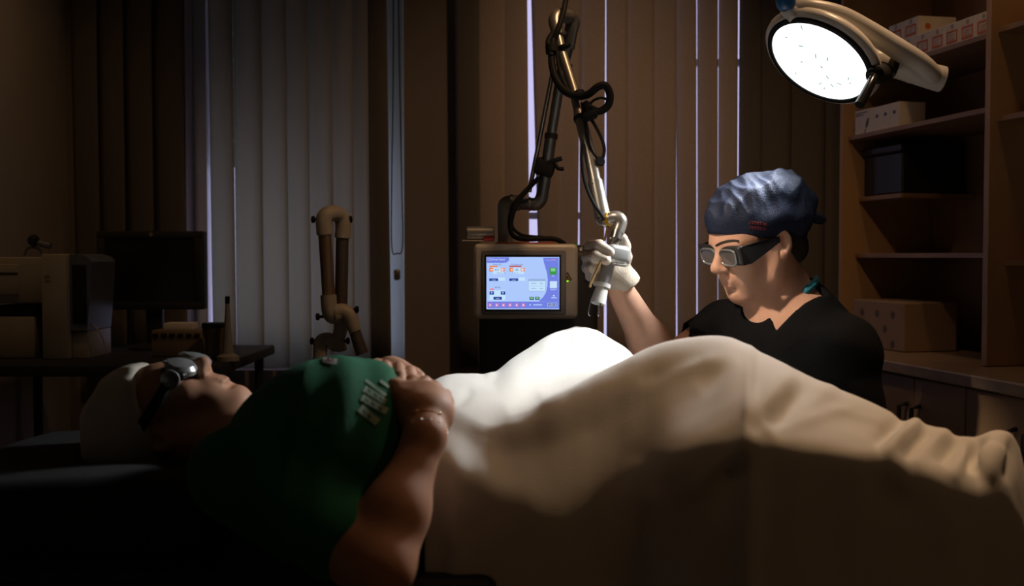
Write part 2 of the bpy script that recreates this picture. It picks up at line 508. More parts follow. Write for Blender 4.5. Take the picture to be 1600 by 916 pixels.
# ------------------------------------------------------------------ vertical blinds
def blind(name, label, Y, rows, hook_z, z0, rail, group='vertical blinds'):
    """rows: (left top, right top, left bottom, right bottom, dense) in photo pixels at the blind's depth"""
    t = thing(name, label, 'blind', (P(rail[0], 400, Y).x, Y, hook_z), group)
    MB().box((P(rail[0], 400, Y).x, Y - .025, hook_z), (P(rail[1], 400, Y).x, Y + .025, hook_z + .05), bev=.005).build('head_rail', M_RAIL, t)
    rng = random.Random(5)
    zt, zb = P(800, -10, Y).z, P(800, 600, Y).z
    for k, (lt, rt, lb, rb, glow_kind) in enumerate(rows):
        n = 11; m = 7
        g = np.zeros((n, m, 3))
        dy = rng.uniform(.010, .02)
        for i in range(n):
            zz = hook_z + (z0 - hook_z) * i / (n - 1)
            q = (zz - zt) / (zb - zt)
            xl = P(lt + (lb - lt) * q, 400, Y).x; xr = P(rt + (rb - rt) * q, 400, Y).x
            for j in range(m):
                u = j / (m - 1)
                g[i, j] = (xl + (xr - xl) * u, Y + dy * (1 - 2 * u) - .006 * math.sin(u * math.pi), zz)
        mb = MB().grid(g)
        g2 = g.copy(); g2[..., 1] += .0012
        o = mb.build('slat', M_SLAT_UNLIT if glow_kind == 1 else (M_SLAT_DIM if glow_kind == 2 else M_SLAT), t)
        me = o.modifiers.new('thickness', 'SOLIDIFY'); me.thickness = .0008
        # stitched bottom weight
        w0, w1_ = Vector(g[-1, 0]), Vector(g[-1, -1])
    return t
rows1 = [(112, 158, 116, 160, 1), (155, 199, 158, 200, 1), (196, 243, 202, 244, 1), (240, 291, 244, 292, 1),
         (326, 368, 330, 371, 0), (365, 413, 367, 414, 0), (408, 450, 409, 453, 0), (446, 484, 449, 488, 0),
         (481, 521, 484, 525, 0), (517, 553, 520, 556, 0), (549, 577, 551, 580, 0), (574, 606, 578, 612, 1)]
YBL = 3.70
b1 = blind('vertical_blind', 'grey vertical slat blind in front of the left window, glowing blue towards the bottom', YBL, rows1, 2.5, 0.82, (108, 615))
ch = [P(615, -60, YBL - .01), P(614, 150, YBL - .01), P(612, 280, YBL - .01), P(612, 385, YBL - .01), P(620, 396, YBL - .012), P(629, 385, YBL - .01), P(628, 300, YBL - .01), P(624, 100, YBL - .01), P(622, -60, YBL - .01)]
MB().tube(ch, .0022, 6, smooth=6).build('pull_chain', M_BLACK, b1)
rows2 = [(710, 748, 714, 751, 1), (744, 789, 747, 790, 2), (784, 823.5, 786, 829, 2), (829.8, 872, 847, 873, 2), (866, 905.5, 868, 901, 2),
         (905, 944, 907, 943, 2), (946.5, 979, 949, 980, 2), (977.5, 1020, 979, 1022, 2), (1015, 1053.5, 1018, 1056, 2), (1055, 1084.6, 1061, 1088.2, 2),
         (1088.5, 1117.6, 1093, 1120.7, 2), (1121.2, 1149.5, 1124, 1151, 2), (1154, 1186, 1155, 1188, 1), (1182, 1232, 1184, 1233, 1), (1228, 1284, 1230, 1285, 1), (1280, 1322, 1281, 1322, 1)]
b2 = blind('vertical_blind', 'brown-grey vertical slat blind behind the laser arm with bright lilac slits', YBL, rows2, 2.5, 0.82, (706, 1322))

# ------------------------------------------------------------------ recessed ceiling spots, the added fill ones too
for k, (dx, dy, dz, *_r) in enumerate(DOWNLIGHTS_AND_FILLS):
    t = thing('ceiling_or_fill_spot', 'small round recessed warm ceiling spot above the %s' % ['foot end of the bed', 'laser machine', 'shelf unit', 'analyser corner', 'patient, added to light the surgeon', 'floor in front of the bed side, added as fill light'][k], 'lamp', (dx, dy, ZC), 'recessed ceiling spots')
    MB().tube([(dx + .075 * math.cos(q * math.pi / 12), dy + .075 * math.sin(q * math.pi / 12), ZC - .006) for q in range(25)], .008, 8, caps=False).build('trim_ring', M_STEEL, t)

# ------------------------------------------------------------------ shelf unit along the right wall
MC = Matrix((E_, N_, Vector((0, 0, 1)))).transposed().to_4x4(); MC.translation = A_
def s_of(px):
    r = (px - 800) / F_PX
    return (r * A_.y - A_.x) / (E_.x - r * E_.y)
S_DIV = s_of(1539)
SH = thing('shelf_unit', 'open maple shelf unit along the right wall holding cartons', 'shelf unit', CAB(0, 0, .91))
def cab(lo, hi, name, mat, parent, bev=.001, label=None):
    return MB().box(lo, hi, MC, bev, 1).build(name, mat, parent, label=label)
cab((0, 0, .912), (.018, .32, 2.45), 'side_panel', M_WOOD, SH)
cab((S_DIV - .011, 0, .912), (S_DIV + .011, .32, 2.45), 'divider_panel', M_WOOD, SH)
cab((1.70, 0, .912), (1.718, .32, 2.45), 'side_panel', M_WOOD, SH)
cab((0.018, .32, .912), (1.70, .33, 2.45), 'back_panel', M_WOOD_D, SH)
cab((0, 0, 2.45), (1.718, .33, 2.468), 'top_panel', M_WOOD, SH)
Z1, Z2, Z3, Z4 = P(1530, 50, A_.y - .9794 * s_of(1530)).z, P(1320, 212, 3.56).z, P(1340, 306, 3.5).z, P(1340, 396, 3.5).z
for s0, s1, z_, d0 in ((.018, S_DIV - .011, Z1, .02), (.018, S_DIV - .011, Z2, .02), (.018, .27, Z3, .06), (.018, S_DIV - .011, Z4, .05),
                       (S_DIV + .011, 1.70, Z1 + .005, .02), (S_DIV + .011, 1.70, Z2 - .03, .02), (S_DIV + .011, 1.70, Z4 - .02, .05)):
    cab((s0, d0, z_ - .014), (s1, .319, z_), 'shelf', M_WOOD_D, SH)
# worktop and base cabinets
wt = cab((-.02, -.16, .878), (1.9, .35, .91), 'worktop', material('worktop_laminate', (0.30, 0.22, 0.15), 0.35, var=0.15, scale=30), None, .004)
tag(wt, 'long brown laminate worktop under the maple shelf unit', 'worktop')
for k, (s0, s1) in enumerate(((0, .45), (.45, .90), (.90, 1.35), (1.35, 1.88))):
    t = thing('base_cabinet', ['brown base cabinet at the far end, in the corner behind the surgeon', 'brown base cabinet second from the corner, seen past the surgeon', 'brown base cabinet third from the corner under the worktop', 'brown base cabinet nearest the camera under the worktop'][k], 'cabinet', CAB((s0 + s1) / 2, .1, 0), 'base cabinets under the worktop')
    cab((s0 + .001, -.12, .08), (s1 - .001, .35, .876), 'body', M_WOOD_D, t)
    cab((s0 + .001, -.06, 0), (s1 - .001, .35, .079), 'plinth', M_BLACK, t)
    mid = (s0 + s1) / 2
    for a, b, hs in ((s0 + .003, mid - .0015, mid - .03), (mid + .0015, s1 - .003, mid + .03)):
        d = cab((a, -.139, .085), (b, -.1205, .872), 'door', M_WOOD_D, t, .002)
        MB().tube([CAB(hs, -.14, .60), CAB(hs, -.165, .605), CAB(hs, -.168, .70), CAB(hs, -.165, .795), CAB(hs, -.14, .80)], .006, 8).build('handle', M_BLACK, d)

# cartons with orange squares
def carton(s0, s1, d0, d1, z0, h, label, group, cat='box', name='medicine_carton', art='square'):
    t = thing(name, label, cat, CAB((s0 + s1) / 2, (d0 + d1) / 2, z0), group)
    cab((s0, d0, z0), (s1, d1, z0 + h), 'carton_body', M_CARD, t, .0012)
    w = s1 - s0
    if art == 'square':
        e = .14 * w
        a0, a1, b0, b1 = s0 + e, s1 - e, z0 + .12 * h, z0 + .66 * h; th = .07 * w
        for lo, hi in (((a0, b0), (a1, b0 + th)), ((a0, b1 - th), (a1, b1)), ((a0, b0 + th), (a0 + th, b1 - th)), ((a1 - th, b0 + th), (a1, b1 - th))):
            cab((lo[0], d0 - .0008, lo[1]), (hi[0], d0 - .0001, hi[1]), 'printed_frame_bar', M_RED, t, 0)
        for q in range(3):
            cab((a0 + 2.2 * th, d0 - .0007, b0 + (.22 + .2 * q) * (b1 - b0)), (a1 - 2.2 * th - .1 * w * (q == 1), d0 - .0001, b0 + (.28 + .2 * q) * (b1 - b0)), 'print_line', material('faded_orange_print', (0.6, 0.33, 0.2), 0.7), t, 0)
        MB().lathe(CAB((s0 + s1) / 2, d0 - .0001, z0 + .84 * h), -N_, [(0, .1 * w), (.0006, .1 * w)], 12).build('round_mark', material('faded_grey_print', (0.4, 0.37, 0.35), 0.7), t)
        MB().lathe(CAB(s1 + .0001, d0 + .25 * (d1 - d0), z0 + .5 * h), E_, [(0, .12 * w), (.0006, .12 * w)], 14).build('round_seal', M_RED, t)
    elif art == 'leaf':
        lf = []
        cs, cz = s0 + .72 * w, z0 + .42 * h
        for q in range(14):
            a = 2 * math.pi * q / 14
            u, v = .22 * h * math.cos(a), .09 * h * math.sin(a)
            lf.append(CAB(cs + u * .45 - v * .9, d0 - .0003, cz + u * .9 + v * .45))
        MB().prism(lf, -N_ * .0005).build('leaf_print', M_INK, t, smooth=False)
        MB().tube([CAB(cs - .10 * h, d0 - .0006, cz - .22 * h), CAB(cs - .22 * h, d0 - .0006, cz - .40 * h)], .0012, 6).build('leaf_stalk', M_INK, t)
        for q, (a, b) in enumerate(((.06, .7), (.06, .5))):
            cab((s0 + a * w, d0 - .0006, z0 + (.86 - .09 * q) * h), (s0 + b * w, d0 - .0001, z0 + (.9 - .09 * q) * h), 'print_line', M_INK, t, 0)
    elif art == 'mark':
        cab((s0 + .35 * w, d0 - .0006, z0 + .55 * h), (s0 + .65 * w, d0 - .0001, z0 + .68 * h), 'printed_mark', M_INK, t, 0)
    return t
edges = [1389, 1411, 1434, 1456, 1479, 1503, 1528]
ordn = ['sixth', 'fifth', 'fourth', 'third', 'second', 'first']
for k in range(6):
    s0, s1 = s_of(edges[k]) + .001, s_of(edges[k + 1]) - .001
    carton(s0, s1, .03, .13, Z1, .062, 'white carton with an orange square, %s from the shelf divider in the bottom row' % ordn[k], 'orange-printed cartons on the upper shelf')
carton(s_of(1391), s_of(1413) , .035, .16, Z1 + .0625, .058, 'white carton with an orange square stacked on top of the row, right-hand one', 'orange-printed cartons on the upper shelf')
carton(s_of(1368), s_of(1390) , .035, .13, Z1 + .0625, .058, 'white carton with an orange square stacked on top of the row, behind the lamp arm', 'orange-printed cartons on the upper shelf')
carton(s_of(1366), s_of(1388), .03, .13, Z1, .062, 'white carton with an orange square, seventh from the divider, behind the lamp arm', 'orange-printed cartons on the upper shelf')
carton(s_of(1320), s_of(1347), .03, .12, Z2, .078, 'white carton with a dark leaf print on the lower shelf', None, art='leaf')
for k, (a, b) in enumerate(((1348, 1360), (1361, 1373), (1374, 1387))):
    carton(s_of(a), s_of(b), .03, .12, Z2, .076, 'slim white carton on the lower shelf, %s to the right of the leaf carton' % ['first', 'second', 'third'][k], 'slim white cartons on the lower shelf', art='mark')
carton(S_DIV + .10, S_DIV + .26, .04, .2, Z1 + .005, .03, 'flat white carton lying on the upper shelf right of the divider', None, art='none')
carton(S_DIV + .13, S_DIV + .20, .03, .1, Z2 - .03, .05, 'small white carton on the lower shelf at the right edge, with a ring mark', None, art='mark')
# dark box and dotted box
db = thing('storage_box', 'black storage box on the short shelf below the leaf carton', 'box', CAB(.14, .17, Z3))
cab((.03, .07, Z3), (.26, .28, Z3 + .13), 'box_body', M_BLACK, db, .006)
cab((.024, .064, Z3 + .1305), (.266, .286, Z3 + .155), 'lid', M_BLACK, db, .005)
pb = thing('dotted_box', 'pale box with round grey dots on the worktop behind the shoulder', 'box', CAB(.3, .1, .91))
cab((.06, .02, .91), (.36, .2, 1.06), 'box_body', material('pale_card', (0.30, 0.21, 0.13), 0.7), pb, .004)
for q, (a, zz) in enumerate(((.12, 1.02), (.165, .975), (.21, 1.02), (.255, .975), (.30, 1.02), (.12, .93), (.21, .93), (.3, .93))):
    MB().lathe(CAB(a, .0199, zz), -N_, [(0, .012), (.0008, .012)], 18).build('dot', material('grey_dot', (0.12, 0.085, 0.06), 0.7), pb)
# ------------------------------------------------------------------ laser machine
M_SILVER = material('silver_paint', (0.62, 0.53, 0.42), 0.42, metal=0.1, var=0.05, scale=40, bump=0.02, bscale=300)
M_SILVER_D = material('silver_paint_bezel', (0.26, 0.235, 0.2), 0.45, metal=0.3, var=0.05, scale=40)
M_ARM = material('anodised_arm', (0.34, 0.315, 0.275), 0.36, metal=0.75, var=0.06, scale=50, stretch=(1, 1, 0.1))
M_ARM_D = material('dark_grey_arm', (0.16, 0.16, 0.155), 0.4, metal=0.6, var=0.08, scale=40)
M_RUB = material('black_rubber', (0.008, 0.008, 0.008), 0.7, var=0.2, scale=30, spec=0.25)
M_CART = material('dark_cart', (0.022, 0.021, 0.02), 0.6, var=0.2, scale=10)
def srgb(r, g, b):
    f = lambda c: (c / 255 / 12.92) if c <= 10 else ((c / 255 + .055) / 1.055) ** 2.4
    return (f(r), f(g), f(b))
def emis(name, rgb, strength=1.0):
    if name in MATS: return MATS[name]
    m = material(name, (0.01, 0.01, 0.01), 0.3, emit=srgb(*rgb), estr=strength, spec=0.3)
    return m
YM = 2.66
LM = thing('laser_machine', 'grey medical laser machine with a lit blue touch screen and jointed overhead arm', 'laser machine', (P(820, 440, 2.9).x, 2.9, 0))
# cart body
x0, x1 = P(748, 440, 2.78).x, P(934, 440, 2.78).x
ztop = P(820, 392, 2.78).z
MB().box((x0, 2.76, 0.10), (x1, 3.15, ztop), bev=.02, seg=3).build('cart_body', M_CART, LM)
MB().box((x0 - .02, 2.72, 0.06), (x1 + .02, 3.2, 0.0995), bev=.012).build('cart_base', M_BLACK, LM)
for cx in (x0 + .02, x1 - .02):
    for cy in (2.77, 3.14):
        MB().lathe((cx - .012, cy, .029), (1, 0, 0), [(0, .022), (.003, .029), (.021, .029), (.024, .022)], 16).build('caster', M_BLACK, LM)
# screen housing
def fr(px, py, Y=YM): return P(px, py, Y)
hs = MB()
tl, br_ = fr(740, 381), fr(903, 499)
hs.box((tl.x, YM, br_.z), (br_.x, YM + .10, tl.z), bev=.012, seg=3)
HS = hs.build('screen_housing', M_SILVER, LM)
def bar(pa, pb, d0, d1, name, mat, parent, bev=.002):
    a = fr(*pa, YM); b = fr(*pb, YM)
    return MB().box((min(a.x, b.x), YM - d1, min(a.z, b.z)), (max(a.x, b.x), YM - d0, max(a.z, b.z)), bev=bev).build(name, mat, parent)
bar((753, 392), (884, 492), .0, .006, 'bezel', M_SILVER_D, HS, .004)
bar((757.5, 398.5), (876.5, 486.5), .0061, .0075, 'screen_border', M_BLACK, HS, .0005)
# display: flat graphics, u/v in the photo's close-up units
def U(cx, cy, d=0.0): 
    p = P(720 + cx / 6.105, 370 + cy / 6.105, YM); p.y = YM - .0078 - d; return p
DS = bar((760.2, 401.8), (873.6, 483.2), .0076, .0079, 'display', emis('ui_light_blue', (172, 200, 252), 1.0), LM, 0)
def poly(pts, name, mat, d=.0004):
    return MB().prism([U(x, y, d) for x, y in pts], (0, -.0002, 0)).build(name, mat, DS, smooth=False)
def rect(x0, y0, x1, y1, name, mat, d=.0008): return poly([(x0, y0), (x1, y0), (x1, y1), (x0, y1)], name, mat, d)
U_PUR = emis('ui_violet', (112, 128, 226)); U_WH = emis('ui_white', (225, 235, 255)); U_OR = emis('ui_orange', (236, 130, 50))
U_NAVY = emis('ui_navy', (30, 62, 150)); U_GR = emis('ui_green', (60, 150, 70)); U_GR2 = emis('ui_light_green', (130, 205, 140)); U_PINK = emis('ui_pink', (190, 120, 190))
U_CY = emis('ui_pale_cyan', (196, 226, 252)); U_DARK = emis('ui_dark', (60, 70, 130)); U_REDB = emis('ui_red', (190, 70, 60)); U_GREY = emis('ui_grey_line', (150, 175, 220))
curve = [(785, 200), (790, 240), (805, 290), (822, 350), (828, 410), (825, 470), (812, 530), (785, 575), (740, 612)]
poly([(250, 197), (462, 197), (460, 225), (440, 245), (410, 250), (250, 250)], 'title_tab', U_PUR)
poly([(785, 200), (932, 200), (936, 620), (740, 616)] + curve[::-1][1:-1], 'side_panel_graphic', U_PUR)
poly([(253, 618), (936, 618), (937, 682), (255, 682)], 'bottom_bar_graphic', U_PUR, .0003)
XR, YR = (1, 0, 0), (0, 0, 1)
def tx(s, x, y, h, mat, al='LEFT', nm='screen_lettering', d=.0014):
    return text_mesh(nm, s, h / 6.105 * YM / F_PX * 1.35, U(x, y, d), XR, YR, mat, DS, al)
tx('CO', 256, 226, 20, U_WH); tx('2', 287, 229, 11, U_WH); tx('Free Hand', 304, 226, 20, U_WH)
for bx, ttl, val in ((272, 'Power (W)', '8.0'), (463, 'Frequency (Hz)', '80')):
    tx(ttl, bx + 75, 270, 13, U_DARK, 'CENTER')
    rect(bx, 276, bx + (80 if bx < 300 else 115), 288, 'level_bar', U_OR if bx < 300 else U_REDB)
    rect(bx + 35, 295, bx + 140, 355, 'value_field', U_CY)
    for ax, dr in ((bx, -1), (bx + 107, 1)):
        rect(ax, 296, ax + 40, 333, 'arrow_button', U_OR)
        poly([(ax + 20 - 9 * dr, 304), (ax + 20 - 9 * dr, 326), (ax + 20 + 11 * dr, 315)], 'arrow_mark', U_WH, .0012)
    tx(val, bx + 72, 324, 21, U_DARK, 'CENTER')
tx('Pulse time  us', 385, 350, 11, U_DARK, 'CENTER'); tx('on/off  ms', 520, 350, 11, U_DARK, 'CENTER')
for bx, w in ((272, 84), (463, 84)):
    rect(bx, 398, bx + w, 422, 'mode_button', U_NAVY); rect(bx + w + 3, 388, bx + w + 65, 420, 'mode_field', U_CY)
    tx('mode', bx + w / 2, 417, 12, U_WH, 'CENTER')
tx('Aiming', 350, 488, 15, U_DARK, 'CENTER')
rect(278, 494, 316, 507, 'low_bar', emis('ui_pink_red', (240, 120, 140)))
rect(275, 512, 425, 605, 'aiming_field', U_CY)
for ax in (275, 382):
    rect(ax, 520, ax + 42, 552, 'aiming_button', U_NAVY, .0012)
    MB().lathe(U(ax + 21, 534, .0015), (0, -1, 0), [(0, .0016), (.0002, .0016)], 12).build('aiming_mark', U_WH, DS)
rect(312, 572, 392, 600, 'aiming_mode_button', U_NAVY, .0012); tx('mode', 352, 592, 12, U_WH, 'CENTER', d=.0018)
rect(643, 402, 808, 520, 'readout_frame', U_GREY); rect(647, 424, 804, 516, 'readout_field', U_CY, .0012); rect(655, 468, 796, 471, 'readout_rule', U_GREY, .0016)
for yy in (446, 494):
    rect(668, yy - 6, 722, yy + 2, 'readout_line', U_GREY, .0016); tx('0.00s', 750, yy + 5, 12, U_DARK, d=.0018)
for ax in (655, 708):
    rect(ax, 572, ax + 42, 602, 'tool_button', emis('ui_teal_dark', (50, 90, 110)), .0012); rect(ax + 8, 577, ax + 34, 590, 'tool_mark', U_GR2, .0016)
rect(846, 295, 912, 362, 'enable_button', U_GR); rect(858, 301, 900, 330, 'enable_shine', U_GR2, .0012); tx('ON', 879, 379, 12, U_WH, 'CENTER')
rect(848, 424, 916, 488, 'ready_button', emis('ui_ice', (200, 225, 250))); tx('READY', 883, 509, 14, U_WH, 'CENTER')
MB().lathe(U(886, 562, .001), (0, -1, 0), [(0, .002), (.0002, .002)], 12).build('status_dot', U_WH, DS)
rect(862, 578, 912, 585, 'status_line', U_WH)
rect(805, 222, 905, 227, 'header_line', U_GREY); rect(860, 212, 905, 220, 'header_mark', U_PINK)
for k in range(6):
    ax = 262 + 63 * k
    rect(ax, 632, ax + 38, 668, 'menu_icon', U_PINK)
    MB().lathe(U(ax + 19, 651, .0012), (0, -1, 0), [(0, .0022), (.0002, .0022)], 5 + k % 3).build('icon_mark', U_WH, DS)
MB().lathe(U(660, 650, .001), (0, -1, 0), [(0, .0026), (.0002, .0026)], 3).build('bell_mark', U_WH, DS)
rect(690, 645, 775, 653, 'message_line', U_CY)
rect(826, 630, 918, 664, 'maker_plate', U_CY); rect(829, 633, 915, 661, 'maker_plate_field', U_NAVY, .0012)
tx('DEKA', 872, 657, 22, U_WH, 'CENTER', 'maker_lettering', .0016)
# warning triangle and indicator on the housing
def hp(px, py, d): p = P(px, py, YM); p.y = YM - d; return p
M_YEL = material('warning_yellow', (0.75, 0.42, 0.03), 0.5, var=0.03)
MB().prism([hp(880, 437.5, .0005), hp(893, 437.5, .0005), hp(886.5, 425.5, .0005)], (0, -.0006, 0)).build('warning_triangle', M_YEL, HS, smooth=False)
for a, b in (((880, 437.5), (893, 437.5)), ((893, 437.5), (886.5, 425.5)), ((886.5, 425.5), (880, 437.5))):
    MB().tube([hp(*a, .0012), hp(*b, .0012)], .0011, 6).build('triangle_border', M_INK, HS)
MB().lathe(hp(886.5, 433.5, .0011), (0, -1, 0), [(0, .0035), (.0004, .0035)], 8).build('burst_mark', M_INK, HS)
MB().lathe(hp(887, 439.3, .0003), (0, -1, 0), [(0, .0026), (.0018, .002)], 12).build('indicator_light', emis('indicator_green', (150, 230, 40), 1.3), HS)
MB().box(tuple(fr(897, 390, YM) + Vector((-.006, .01, -.004))), tuple(fr(899, 383, YM) + Vector((.006, .03, .004))), bev=.003).build('green_button', material('green_plastic', (0.03, 0.3, 0.06), 0.4), HS)
MB().lathe(P(907, 393, 2.79), (0, 0, 1), [(0, .012), (.006, .013), (.010, .009), (.016, .008), (.018, .0)], 16).build('key_socket', M_STEEL, LM)
MB().box(tuple(P(914, 438, 2.757)), tuple(P(931, 428, 2.762) + Vector((0, .004, 0))), bev=.001).build('copper_glint', material('glint_copper', (0.6, 0.3, 0.15), 0.35, metal=0.9), LM)  # copper sliver modelled for the glints on the cart side
# orange strip and tray on the top
MB().box((P(775, 378, 2.70).x, 2.68, tl.z + .0002), (P(868, 378, 2.70).x, 2.75, tl.z + .004), bev=.001).build('orange_strip', material('orange_plastic', (0.55, 0.1, 0.02), 0.5), LM)
MB().lathe(P(728, 365, 2.72), (1, 0, 0), [(0, .014), (.004, .018), (.068, .018), (.072, .014)], 20).build('side_canister', M_ARM, LM)
MB().box(tuple(P(722, 377, 2.70)), tuple(P(764, 375.5, 2.70) + Vector((0, .05, .0))), bev=.0005).build('white_tray', M_CARD, LM)
MB().box(tuple(P(756, 377, 2.68)), tuple(P(772, 372, 2.68) + Vector((0, .03, .0))), bev=.002).build('red_clip', material('red_plastic', (0.5, 0.04, 0.03), 0.4), LM)

# jointed arm
ARM = LM
def T(path, r, name, mat=M_ARM, n=20, sm=0, parent=None): return MB().tube(path, r, n, smooth=sm).build(name, mat, parent or ARM)
q = lambda s, Y: pix(s, Y)
T([P(789, 383, 2.78), P(789, 322, 2.78)], .0205, 'arm_post', M_ARM)
T([P(789, 330, 2.78), P(790, 321, 2.78), P(798, 317.5, 2.775), P(812, 317, 2.77)], .0205, 'post_elbow', M_ARM, sm=5)
T([P(797, 317, 2.772), P(801, 317, 2.772)], .0225, 'joint_ring', M_ARM_D)
T([P(801, 318, 2.772), P(838, 320, 2.76)], .0150, 'cross_tube', M_ARM_D)
T([P(826, 319, 2.765), P(829, 319, 2.765)], .0185, 'joint_ring', M_ARM_D)
T([P(829, 319, 2.765), P(838, 319, 2.76), P(845, 312, 2.757), P(848, 300, 2.755), P(853, 272, 2.745)], [.0165, .0165, .0165, .0155, .0150], 'lower_elbow', M_ARM_D, sm=4)
T([P(852, 275, 2.745), P(861, 213, 2.71)], .0148, 'riser_tube', M_ARM_D)
T([P(861, 213, 2.71), P(877, 115, 2.66), P(888, 72, 2.63)], [.0125, .0125, .0135], 'riser_tube', M_ARM_D)
T([P(860.5, 217, 2.71), P(861.5, 209, 2.71)], .0165, 'clamp_ring', M_RUB)
T([P(827, 300, 2.77), P(845, 208, 2.73), P(866, 100, 2.68)], .006, 'balance_rod', M_ARM, 12)
T([P(888, 76, 2.63), P(893, 45, 2.62), P(895, 36, 2.62), P(892, 28, 2.615), P(884, 25, 2.60)], [.0150, .0165, .0175, .0175, .0165], 'upper_knuckle', M_ARM_D, sm=5)
T([P(888, 26, 2.605), P(876, 24, 2.58), P(870, 27, 2.57), P(868, 36, 2.56), P(873, 58, 2.54)], [.0165, .0170, .0170, .0165, .0125], 'upper_elbow', M_ARM, sm=5)
T([P(872, 55, 2.54), P(878, 82, 2.52), P(897, 142, 2.47), P(908, 190, 2.43)], .0115, 'drop_tube', M_ARM)
T([P(876, 52, 2.54), P(877, 55, 2.54)], .0142, 'joint_ring', M_STEEL)
T([P(905, 178, 2.44), P(922, 245, 2.39), P(931, 289, 2.36)], .0135, 'drop_tube', M_ARM)
T([P(930, 284, 2.362), P(942, 342, 2.33)], [.0165, .0175], 'sleeve', M_ARM)
T([P(940, 330, 2.335), P(943, 342, 2.33), P(949, 344, 2.325), P(956, 341, 2.32)], [.0165, .0165, .0155, .0140], 'wrist_elbow', M_ARM, sm=4)
T([P(949, 343.5, 2.325), P(954, 342, 2.32)], .0158, 'yellow_band', material('gold_label', (0.75, 0.42, 0.03), 0.4, metal=0.3))
T([P(955, 341.5, 2.32), P(963, 340, 2.315), P(969, 344, 2.312), P(969, 352, 2.31), P(965, 364, 2.305)], [.0140, .0145, .0145, .0140, .0135], 'wrist_elbow', M_ARM, sm=4)
T([P(965, 362, 2.305), P(962, 374, 2.30)], .0128, 'knurled_collar', M_STEEL)
T([P(962, 373, 2.30), P(958, 386, 2.298)], [.0095, .0095], 'neck_tube', M_ARM)
# handpiece
HPc = LM
M_HW = material('handpiece_white', (0.6, 0.59, 0.56), 0.35, var=0.03)
M_HS = material('handpiece_silver', (0.40, 0.40, 0.39), 0.35, metal=0.55, var=0.03)
ax_dir = (P(933, 470, 2.27) - P(958, 386, 2.298)).normalized()
bm_ = frame(P(966, 399, 2.293), (P(984, 401, 2.30) - P(950, 396, 2.285)), -ax_dir)
sb = MB().box((-.028, -.0145, -.0205), (.026, .0145, .0215), bm_, bev=.0125, seg=5).build('scanner_block', M_HS, LM)
MB().box((-.016, -.0148, -.0215), (.021, .0105, -.0206), bm_, bev=.0003).build('rating_label', M_CARD, sb)
for k in range(4):
    MB().box((-.012, -.012 + .0052 * k, -.0220), (.017 - .004 * (k % 2), -.0105 + .0052 * k, -.02155), bm_).build('label_line', material('label_grey', (0.25, 0.25, 0.25), 0.6), sb)
T([P(957, 390, 2.295), P(948, 425, 2.287), P(942, 446, 2.282)], [.0125, .0130, .0125], 'handpiece_barrel', M_HS)
T([P(942.5, 443, 2.2825), P(941, 449, 2.281)], [.0165, .0165], 'handpiece_flange', M_HW)
tip = MB(); tip.tube([P(941.5, 447, 2.281), P(938, 460, 2.276), P(934, 474, 2.272)], [.0128, .0145, .0165], 20); tip.build('handpiece_nozzle', M_HW, LM)
T([P(934, 473.6, 2.2718), P(933.8, 474.6, 2.2714)], .0135, 'nozzle_opening', material('nozzle_grey', (0.22, 0.22, 0.22), 0.5))
for a, b, c, d in (((924, 470), (921.5, 478), (919.5, 490), (922, 494)), ((939, 473), (937, 484), (935, 494), (933.5, 491)), ((938, 474), (934, 490), (935.5, 494), (936, 488))):
    MB().tube([P(*a, 2.262), P(*b, 2.262), P(*c, 2.262), P(*d, 2.264)], .0010, 6, smooth=4).build('spacer_prong', M_STEEL, LM)
MB().tube([P(950, 352, 2.325), P(947, 366, 2.31), P(944, 380, 2.29), P(938, 410, 2.262), P(931, 425, 2.258), P(924, 440, 2.262), P(922, 449, 2.265)], .0026, 8, smooth=6).build('gas_tube', material('amber_tube', (0.45, 0.27, 0.1), 0.3, var=0.1), LM)
# cables and clamps on the arm
def C(pts, r, nm='cable'): return MB().tube([P(*a) for a in pts], r, 10, smooth=7).build(nm, M_RUB, LM)
C([(892, -40, 2.56), (884, 0, 2.55), (880, 20, 2.535), (872, 45, 2.52), (864, 66, 2.52)], .0065)
C([(864, 62, 2.52), (862, 95, 2.5), (868, 122, 2.48), (882, 142, 2.455), (900, 150, 2.44), (918, 148, 2.43), (934, 136, 2.42), (946, 134, 2.42), (953, 148, 2.42), (950, 165, 2.42), (936, 174, 2.42), (920, 168, 2.41), (912, 160, 2.41)], .0085)
C([(870, 80, 2.5), (874, 110, 2.485), (886, 138, 2.46), (898, 150, 2.45)], .004)
C([(918, 170, 2.41), (926, 158, 2.41), (938, 153, 2.41), (948, 155, 2.415)], .003)
C([(914, 160, 2.41), (916, 172, 2.41), (914, 186, 2.41)], .011)
C([(922, 184, 2.40), (932, 200, 2.39), (942, 222, 2.38), (944, 238, 2.38), (939, 250, 2.38), (930, 245, 2.38), (921, 228, 2.385), (917, 205, 2.39), (914, 188, 2.40)], .0038)
C([(911, 225, 2.385), (909, 250, 2.37), (914, 285, 2.35), (926, 315, 2.32), (940, 336, 2.305), (944, 342, 2.30)], .0038)
C([(842, 278, 2.73), (824, 296, 2.74), (806, 316, 2.735), (798, 336, 2.73), (797, 356, 2.72), (804, 370, 2.71), (824, 374, 2.70), (850, 373, 2.70), (868, 374, 2.70), (880, 380, 2.71), (886, 387, 2.765)], .0062)
C([(846, 276, 2.73), (828, 294, 2.74), (809, 318, 2.735), (800, 345, 2.73), (803, 358, 2.72), (818, 368, 2.71), (850, 371, 2.71)], .0042)
C([(862, 88, 2.50), (857, 66, 2.52), (866, 50, 2.53)], .0075)
